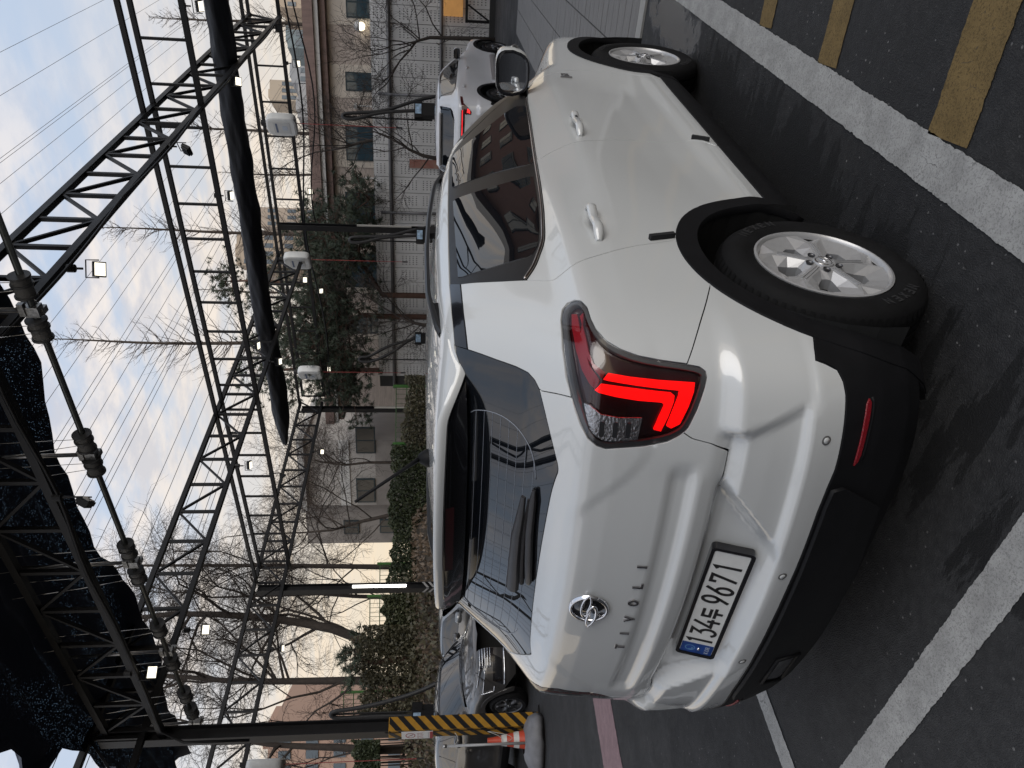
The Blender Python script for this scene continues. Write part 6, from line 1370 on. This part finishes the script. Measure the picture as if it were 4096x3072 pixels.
# --- pines
def pine(label, base_px, trunk, clumps, d_, seed, group='dark pine trees'):
    """pine with a leaning red trunk and clumps of needles given by their middle and size in metres"""
    r = np.random.default_rng(seed); tp_ = [at(x, y, d_) for x, y in trunk]; b_ = np.array([tp_[0][0], tp_[0][1], 0.]); t = thing('pine_tree', label, 'tree', tuple(b_), group=group)
    MB().tube([tuple(b_)]+[tuple(p_) for p_ in tp_], [.11]+[.10*(1-.75*i/len(tp_)) for i in range(len(tp_))], 8).build('trunk', BARKP, t, True, b_)
    N_, S, C_ = [], [], []
    for (x, y, sz_) in clumps:
        c0 = at(x, y, d_+r.uniform(-1.6, 1.6)); j = min(range(len(tp_)), key=lambda i: np.linalg.norm(tp_[i]-c0)); S.append((tp_[j], c0, .035, .012))
        for _ in range(int(40*sz_)):
            sc = c0+r.normal(size=3)*np.array([.52, .52, .30])*sz_; ax = r.normal(size=3); ax[2] += .7; ax /= np.linalg.norm(ax); S.append((c0+(sc-c0)*.3, sc, .008, .005)); C_.append((sc, ax))
    for sc, ax in C_:
        n = 22; dd = ax[None]+r.normal(size=(n, 3))*.75; dd /= np.linalg.norm(dd, axis=1, keepdims=True); l = r.uniform(.10, .22, n)
        for k in range(n): N_.append((sc, sc+dd[k]*l[k], .011, .004))
    sticks('limbs', S, BARKP, t, b_, 4); sticks('crown', N_, PINE, t, b_, 3); return t
rp = np.random.default_rng(3)
def cl_in(poly, n, s0, s1):
    P_ = np.array(poly); lo, hi = P_.min(0), P_.max(0); out = []
    while len(out) < n:
        q = rp.uniform(lo, hi)
        if in_poly(q[None], P_)[0]: out.append((q[0], q[1], rp.uniform(s0, s1)))
    return out
pine('large dark pine filling the middle distance beside the grey house', None, [(1520, 1265), (1450, 1260), (1390, 1300), (1300, 1330), (1180, 1340)], cl_in([(1110, 1180), (1230, 1130), (1420, 1120), (1480, 1250), (1500, 1480), (1440, 1640), (1300, 1620), (1200, 1500), (1120, 1400)], 46, .7, 1.25), 26., 41)
pine('pine with a leaning red trunk and tufts beside the post, before the window', None, [(1530, 1180), (1490, 1120), (1440, 1040), (1380, 980), (1300, 930)], cl_in([(1230, 800), (1300, 830), (1420, 860), (1480, 950), (1500, 1080), (1400, 1140), (1290, 1120), (1210, 1000)], 30, .6, 1.0), 25.5, 42)
pine('sparse pine with its tufts against the brown building wall', None, [(1520, 830), (1480, 800), (1440, 760)], [(1415, 735, .7), (1450, 770, .8), (1470, 830, .8), (1430, 800, .7), (1405, 850, .5), (1480, 880, .7)], 25., 43)
pine('pine whose loose tufts stand against the sky behind the rolled awning', None, [(1400, 1150), (1200, 1140), (1050, 1120), (930, 1125)], [(870, 1125, .7), (910, 1090, .8), (930, 1180, .8), (980, 1120, .8), (1010, 1200, .7), (900, 1150, .7), (1060, 1130, .8), (1100, 1060, .6)], 33., 44)
pine('dark pine left of the rolled awning tip behind the second truss', None, [(1450, 1480), (1250, 1475), (1080, 1480)], [(985, 1480, .8), (1040, 1510, .9), (1060, 1440, 1.), (1110, 1500, 1.), (1150, 1400, .8), (1020, 1380, .7), (1170, 1560, .9)], 30., 45)
pine('low dark pine sprays before the cream sky right of the straight trunk', None, [(1560, 2640), (1500, 2650), (1440, 2640)], [(1385, 2640, .45), (1420, 2600, .55), (1405, 2690, .5), (1460, 2620, .7), (1480, 2700, .6)], 22.5, 46)
# --- hedge, ivy and dry leaves on the bank
r = np.random.default_rng(8)
def volume(px0, px1, py0, py1, d0, d1, n, bump=30.):
    x = r.uniform(px0, px1, n); y = r.uniform(py0, py1, n); top = bump*(np.sin(y*.021)+.6*np.sin(y*.053+1)+.5*np.sin(y*.11)); k = x > px0+bump+top*.6; x, y = x[k], y[k]
    d_ = d0+(d1-d0)*(1-np.abs(r.normal(size=len(x))*.55).clip(0, 1)); d_ = d0+(d1-d0)*r.uniform(0, 1, len(x))**2
    return CAM+d_[:, None]*(CF[None]+CR[None]*((1536-y)/FPX)[:, None]-CU[None]*((x-2048)/FPX)[:, None])
def bush(name, label, cat, pts, size, material, seed, group=None):
    c0 = pts.mean(0); c0[2] = 0.; t = thing(name, label, cat, tuple(c0), group=group); leaves('foliage', pts, size, material, t, seed, org=c0)
    S = []
    for k in range(14): p_ = pts[int(r.integers(len(pts)))]; S.append((np.array([p_[0], p_[1], max(.0, p_[2]-1.4)]), p_, .03, .01))
    sticks('stems', S, TWIGD, t, c0, 4); return t
bush('hedge', 'dark clipped evergreen hedge behind the car roof below the grey house', 'hedge', volume(1545, 1800, 1780, 2390, 23., 25., 34000, 16), .045, HEDGE, 51)
bush('hedge', 'lighter green evergreen shrub left of the tube lamp post', 'hedge', volume(1500, 1720, 2380, 2620, 22.5, 24.5, 16000, 24), .046, leafmat('shrub_leaves', (.026, .034, .014), (.095, .100, .045)), 52)
bush('ivy_bush', 'ivy covered thicket at the foot of the straight trunk', 'bush', volume(1395, 1700, 2500, 2900, 22.2, 24., 16000, 36), .048, IVY, 53)
bush('ivy_bush', 'dark evergreen bush beside the forked trunk at the lower edge', 'bush', volume(1390, 1520, 2960, 3120, 22., 24., 7000, 20), .042, HEDGE, 54)
bush('shrub', 'grey green shrubs below the pines before the green fence', 'bush', volume(1600, 1760, 1500, 1800, 23., 25., 9000, 18), .045, IVY, 55)
n = 9000; ll = r.uniform(-16, -3, n); dd = r.uniform(15.5, 24, n); pts = np.array([(*dl(a, b), emb_z(a)*float(sst(-2.2, -4.4, b))+.0) for a, b in zip(dd, ll)])
tag(leaves('leaf_litter', pts, .07, DRY, None, 56, 1.5), 'dry brown leaves covering the bank behind the parked cars', 'leaf litter', kind='stuff')
n = 2600; ll = r.uniform(-16, -6, n); dd = r.uniform(20, 24, n); pts = np.array([(*dl(a, b), emb_z(a)+r.uniform(0, .35)) for a, b in zip(dd, ll)])
tag(leaves('ground_ivy', pts, .08, IVY, None, 57, .6), 'green ivy patches on the upper bank', 'ground cover', kind='stuff')
# --- green mesh fence on the bank
GRN = mat('green_fence_paint', (.055, .16, .035), .5); GRW2 = mat('green_fence_wire', (.045, .10, .035), .5)
def fence(label, ya, yb_, x0, x1, d_, step=.10):
    a_, b_ = at(x0, ya, d_), at(x0, yb_, d_); zt2, zb2 = float(a_[2]), float(at(x1, ya, d_)[2]); org = (float(a_[0]), float(a_[1]), 0.); t = thing('green_fence', label, 'fence', org, group='green mesh fences')
    L = np.linalg.norm((b_-a_)[:2]); dv = (b_-a_)/np.linalg.norm(b_-a_); dv[2] = 0
    P = lambda s_, z: (a_[0]+dv[0]*s_, a_[1]+dv[1]*s_, z)
    MB().bar(P(0, zt2+.1), P(0, zb2-1.), .075).build('post', GRN, t, org=org); MB().bar(P(L, zt2+.1), P(L, zb2-1.), .07).build('post', GRN, t, org=org)
    for z in (zt2, zt2-.35, zb2+.2): MB().bar(P(0, z), P(L, z), .03).build('rail', GRW2, t, org=org)
    S = [(np.array(P(s_, zb2-.8)), np.array(P(s_, zt2)), .010, .010) for s_ in np.arange(step, L, step*1.6)]; w = sticks('wire_mesh', S, GRW2, t, org, 3); w['kind'] = 'stuff'
fence('green mesh fence with a bright green post behind the shrubs', 1545, 1775, 1585, 1690, 24.)
fence('green mesh fence panel seen between the tube lamp post and the curved trunk', 2385, 2560, 1480, 1600, 26.); fence('green mesh fence panel left of the straight trunk behind the hose loop', 2770, 2935, 1375, 1560, 26.)
fence('green mesh fence right of the tube lamp post above the hedge', 2255, 2350, 1520, 1600, 26.)
# --- reddish brown building right of the picture: its front shows in the car's side windows
RB = thing('brown_block', 'reddish brown building right of the picture, mirrored in the side windows', 'building', (17., 50., 0.))
MB().box((4., 0, 6.2), (8., 90., 12.4)).build('wall', mat('red_brown_render', (.20, .105, .080), .8, noise=.15, nscale=1.), RB)
MB().box((-.05, 0, 12.5), (1.4, 90.6, .5)).build('roof_edge', WHT, RB)
for r_ in range(4):
    for c_ in range(16):
        f_ = MB().box((-.03, -42+5.6*c_, 2.1+3.0*r_), (.12, 2.5, 1.25)).build('window', FRM, RB)
        MB().box((-.10, -42.6+5.6*c_, 2.1+3.0*r_), (.03, 1.05, 1.05)).build('pane', PANE, f_); MB().box((-.10, -41.4+5.6*c_, 2.1+3.0*r_), (.03, 1.05, 1.05)).build('pane', PANE, f_)
# --- wash hall behind the camera: darkens the tail of the car and shows low in its rear window
WH = thing('wash_hall', 'brown wash hall behind the camera, mirrored low in the rear window', 'building', (-6., -17., 0.))
MB().box((0, -5., 3.4), (52., 10., 6.8)).build('wall', mat('brown_hall_render', (.16, .115, .085), .8, noise=.2, nscale=1.), WH)
MB().box((0, .2, 7.0), (53., 1.2, .5)).build('roof_edge', FASC, WH)
for c_ in range(9):
    f_ = MB().box((-23+5.6*c_, .06, 2.0), (3.6, .16, 3.4)).build('bay_door', mat('bay_door_grey', (.05, .05, .052), .5), WH)
    f_ = MB().box((-23+5.6*c_, .06, 5.2), (3.6, .14, 1.0)).build('window', FRM, WH); MB().box((-23+5.6*c_, .14, 5.2), (3.4, .03, .84)).build('pane', PANE, f_)
# ---------------------------------------------------------------- the other cars
def other_car(name, label, loc, rz, scale, paint, kind, res=.05, wheel_paint=SILVER, spokes=5):
    t = thing(name, label, 'car', loc, rz, 'parked cars'); sc = np.array(scale, float); kw = dict(scale=sc, res=res)
    body_r = [(0., .50)]+[(.35, .50), (.60, .48), (.74, .47)]+arch(0, R_OUT, 150, a_s)+[side_pt(2.15, SILL)]+arch(2.6, R_OUT, 176, 22)+[side_nose(3.06, .45), side_nose(3.06, .93)]+[side_pt(y, top_z(y)) for y in (2.9, 2.7, 2.5, 2.3, 2.12)]+[side_pt(1.87, 1.150)]+belt[::-1][::3][:-1][::-1]
    bl_ = [b_ for b_ in belt[2:-1:2]]
    body_r = body_r+[bl_[0]]+bl_[1:]+[(1.052, 1.36), (1.09, 1.464), (.98, 1.49), (.77, 1.483), (.754, 1.445), (.70, 1.28), (.64, 1.24)]+[(.5, 1.207), (.3, 1.212), (0., 1.2165)]
    # drop the doubled window line
    k0 = [i for i, q_ in enumerate(body_r) if abs(q_[0]-side_pt(1.87, 1.15)[0]) < 1e-6][-1]; body_r = body_r[:k0+1]+bl_+body_r[-10:]
    for mir in (False, True): skin('body_side', [body_r], paint, t, mirror=mir, gap=0, rim=.01, **kw)
    skin('roof', [rfo], paint, t, roof=True, gap=0, **kw); skin('bonnet', [bon], paint, t, roof=True, gap=.002, **kw)
    for mir in (False, True):
        skin('roof_side', [rs], paint, t, mirror=mir, gap=0, **kw); skin('windscreen_pillar', [pil], paint, t, mirror=mir, gap=0, **kw)
        skin('window_frame', [dlo], GLOSSB, t, mirror=mir, off=-.004, gap=0, **kw)
        skin('front_side_window', [fr_poly], TINT, t, mirror=mir, off=.001, rim=.003, gap=0, **kw); skin('rear_side_window', [rr_poly], TINT, t, mirror=mir, off=.001, rim=.003, gap=0, **kw)
        low_s = [side_pt(.452, SILL), side_pt(2.15, SILL), side_pt(2.19, .20), side_pt(.41, .20)]; skin('sill', [low_s], BLACKP, t, mirror=mir, off=.004, gap=0, **kw)
        for yc in (0., 2.6): skin('wheel_arch', [arch(yc, R_OUT+.001, -8, 188 if yc else 150, 20)+arch(yc, R_IN, 188 if yc else 150, -8, 20)], BLACKP if kind == 'rear' else paint, t, mirror=mir, off=.005, rim=.03, gap=0, **kw)
        skin('front_corner', [[side_nose(3.065, .93), side_nose(3.065, .45), (SN-.4, .24), (SN-.005, .24), (SN-.005, .94), (SN-.35, .935), (SN-.62, .92)]], paint, t, mirror=mir, gap=0, **kw)
    skin('windscreen', [ws], TINT, t, roof=True, gap=.004, **kw); skin('rear_window', [gw], TINT, t, off=-.003, gap=.002, **kw)
    lo2 = [(0., .502)]+cl_s[::-1][1:]+arch(0, R_OUT, a_c, 200, 6)+[(.70, .22), (.3, .23), (0., .235)]; lo2 = lo2+[(-a, b) for a, b in lo2[-2:0:-1]]; skin('lower_bumper', [lo2], BLACKP, t, off=.004, gap=0, **kw)
    mb = MB(); mb.box((0, 0, .60*sc[2]), (1.0*sc[0], 3.3*sc[1], .6*sc[2])); mb.box((0, 0, .27*sc[2]), (1.1*sc[0], 3.2*sc[1], .14*sc[2])); mb.build('underbody', DARK, t)
    w_ = make_wheel(t, .335, .21, .225, spokes, wheel_paint, 20., RUBBER, False, .014); w_.location = (.77*sc[0], -1.3*sc[1], .335)
    for x, y, a in ((.77, 1.3, 0.), (-.77, -1.3, math.pi), (-.77, 1.3, math.pi)): dup(w_, (x*sc[0], y*sc[1], .335), a, parent=t)
    for sx in (1, -1):
        V = []; n = 14; c_ = np.array([sx*.97*sc[0], .47*sc[1], 1.15*sc[2]])
        for dy_, k in ((-.06, .95), (-.03, 1.), (.04, .85), (.08, .4)):
            for i in range(n): a = 2*math.pi*i/n; V.append((c_[0]+.12*k*math.copysign(abs(math.cos(a))**.6, math.cos(a)), c_[1]+dy_, c_[2]+.075*k*math.copysign(abs(math.sin(a))**.6, math.sin(a))))
        m = MB(); m.add(V, [(i*n+j, i*n+(j+1) % n, (i+1)*n+(j+1) % n, (i+1)*n+j) for i in range(3) for j in range(n)]+[tuple(range(3*n, 4*n))]); mr = m.build('door_mirror', paint, t, True); m = MB(); m.add([(x*.999, y-.002, z) for x, y, z in V[:n]], [tuple(range(n))]); m.build('mirror_glass', TINT, mr); m = MB(); m.tube([tuple(c_+np.array([0, 0, -.04])), tuple(c_+np.array([-sx*.15, .04, -.06]))], .02, 6); m.build('mirror_foot', GLOSSB, mr)
        for y_, z_ in ((-.12, .96), (-1.10, 1.03)): MB().box((sx*.905*sc[0], y_*sc[1], z_*sc[2]), (.035, .19, .03)).build('door_handle', paint, t)
    return t, kw
fr_poly = smooth_poly(densify(inset(K['frame_F'], .004), .1), 1); rr_poly = smooth_poly(densify(inset(K['frame_R'], .004), .1), 1)
WHITE2 = mat('plain_white_paint', (.64, .645, .66), .3, 0., 1., .03); GREY2 = mat('dark_grey_metallic', (.080, .076, .074), .32, .55, 1., .03, noise=.05, nscale=200.); SILV2 = mat('silver_metallic', (.30, .31, .32), .3, .6, 1., .03); GREY3 = mat('mid_grey_metallic', (.125, .125, .128), .33, .5, 1., .03)
# white SUV ahead
c2_, kw = other_car('white_suv', 'far white SUV with a red light strip across its tail', (-3.15, 14.75, 0), R_(-5), (1.08, 1.10, 1.08), WHITE2, 'rear', wheel_paint=mat('dark_alloy', (.12, .12, .125), .35, .8))
for mir in (False, True):
    lm = skin('tail_lamp', [[(.60, 1.02), (.66, 1.075), (.80, 1.10), (.90, 1.105), (.89, 1.065), (.76, 1.045), (.70, .96), (.64, .90), (.60, .905)]], mat('dark_red_lamp', (.06, .006, .008), .15, coat=1.), c2_, mirror=mir, off=.006, gap=0, **kw)
    skin('lit_reflector', [[(.615, .92), (.66, .93), (.685, .97), (.63, .985)]], lit('lit_red_lamp', (1., .03, .03), 1.2), lm, mirror=mir, off=.009, gap=0, **kw)
skin('tail_light_strip', [[(-.66, 1.055), (-.66, 1.075), (.66, 1.075), (.66, 1.055)]], lit('lit_red_strip', (.85, .02, .03), .7), c2_, off=.008, gap=0, **kw)
skin('tail_strip_housing', [[(-.66, 1.02), (-.66, 1.095), (.66, 1.095), (.66, 1.02)]], GLOSSB, c2_, off=.004, gap=0, **kw)
skin('plate_recess', [[(-.45, .62), (-.50, .92), (.50, .92), (.45, .62)]], WHITE2, c2_, off=.006, gap=0, **kw)
skin('roof_spoiler', [[(-.60, 1.455), (.60, 1.455), (.60, 1.50), (-.60, 1.50)]], WHITE2, c2_, off=.05, rim=.05, gap=0, **kw)
skin('side_guard', [[side_pt(.55, .36), side_pt(2.05, .36), side_pt(2.0, .47), side_pt(.6, .47)]], mat('satin_silver_trim', (.45, .45, .46), .35, .6), c2_, off=.012, gap=0, **kw)
MB().box((0, -.62, 1.66), (.05, .16, .07)).build('aerial_fin', WHITE2, c2_)
# grey SUV facing the camera
c3_, kw = other_car('grey_suv', 'dark grey SUV facing right behind the yellow and black post', (-11.25, 5.2, 0), R_(-90), (1.03, 1.07, 1.02), GREY2, 'front', spokes=5, wheel_paint=mat('dark_alloy', (.12, .12, .125), .35, .8))
def front_parts(c, kw, chrome=CHROME):
    for mir in (False, True):
        hl = skin('headlamp', [[(SN-.72, .83), (SN-.62, .85), (SN-.34, .81), (SN-.34, .755), (SN-.55, .745), (SN-.70, .765)]], mat('dark_headlamp', (.03, .03, .032), .06, coat=1.), c, mirror=mir, off=.006, gap=0, **kw)
        for a, b in (((SN-.72, .775), (SN-.34, .748)), ((SN-.62, .862), (SN-.30, .825)), ((SN-.73, .80), (SN-.66, .60)), ((SN-.66, .60), (SN-.58, .595))):
            sg = -1 if mir else 1; P, N = on_s([sg*(a[0]+(b[0]-a[0])*u) for u in np.linspace(0, 1, 8)], [a[1]+(b[1]-a[1])*u for u in np.linspace(0, 1, 8)], .012); P = (P-np.array([0, 1.3, 0]))*kw['scale']; MB().tube([tuple(v) for v in P], .010, 6).build('light_line', chrome, hl, True)
        skin('fog_recess', [[(SN-.56, .46), (SN-.18, .46), (SN-.10, .62), (SN-.50, .62)]], GLOSSB, c, mirror=mir, off=.004, gap=0, **kw)
    gr_ = skin('grille', [[(SN-.30, .64), (SN-.012, .60), (SN-.012, .84), (SN-.33, .83)]], GLOSSB, c, off=.006, gap=0, **kw); skin('grille', [[(SN-.30, .64), (SN-.012, .60), (SN-.012, .84), (SN-.33, .83)]], GLOSSB, c, mirror=True, off=.006, gap=0, **kw)
    for z in (.66, .70, .74, .78, .82):
        for sg in (1, -1):
            P, N = on_s([sg*(SN-.31+.30*u) for u in np.linspace(0, 1, 8)], np.full(8, z), .012); P = (P-np.array([0, 1.3, 0]))*kw['scale']; MB().tube([tuple(v) for v in P], .008, 5).build('grille_bar', chrome, gr_, True)
    for sg in (1, -1):
        P, N = on_s([sg*(SN-.55+.54*u) for u in np.linspace(0, 1, 10)], np.full(10, .43), .014); P = (P-np.array([0, 1.3, 0]))*kw['scale']; MB().tube([tuple(v) for v in P], .016, 6).build('bumper_chrome', chrome, c, True)
front_parts(c3_, kw)
c4_, kw = other_car('silver_car', 'silver car mostly hidden, parked beyond the dark grey SUV', (-11.9, 8.1, 0), R_(-90), (1.0, 1.08, .97), SILV2, 'front'); front_parts(c4_, kw)
c5_, kw = other_car('grey_van', 'tall mid grey van cut by the lower picture edge behind the traffic cone', (-12.75, 2.15, 0), R_(-90), (1.08, 1.18, 1.17), GREY3, 'front'); front_parts(c5_, kw)
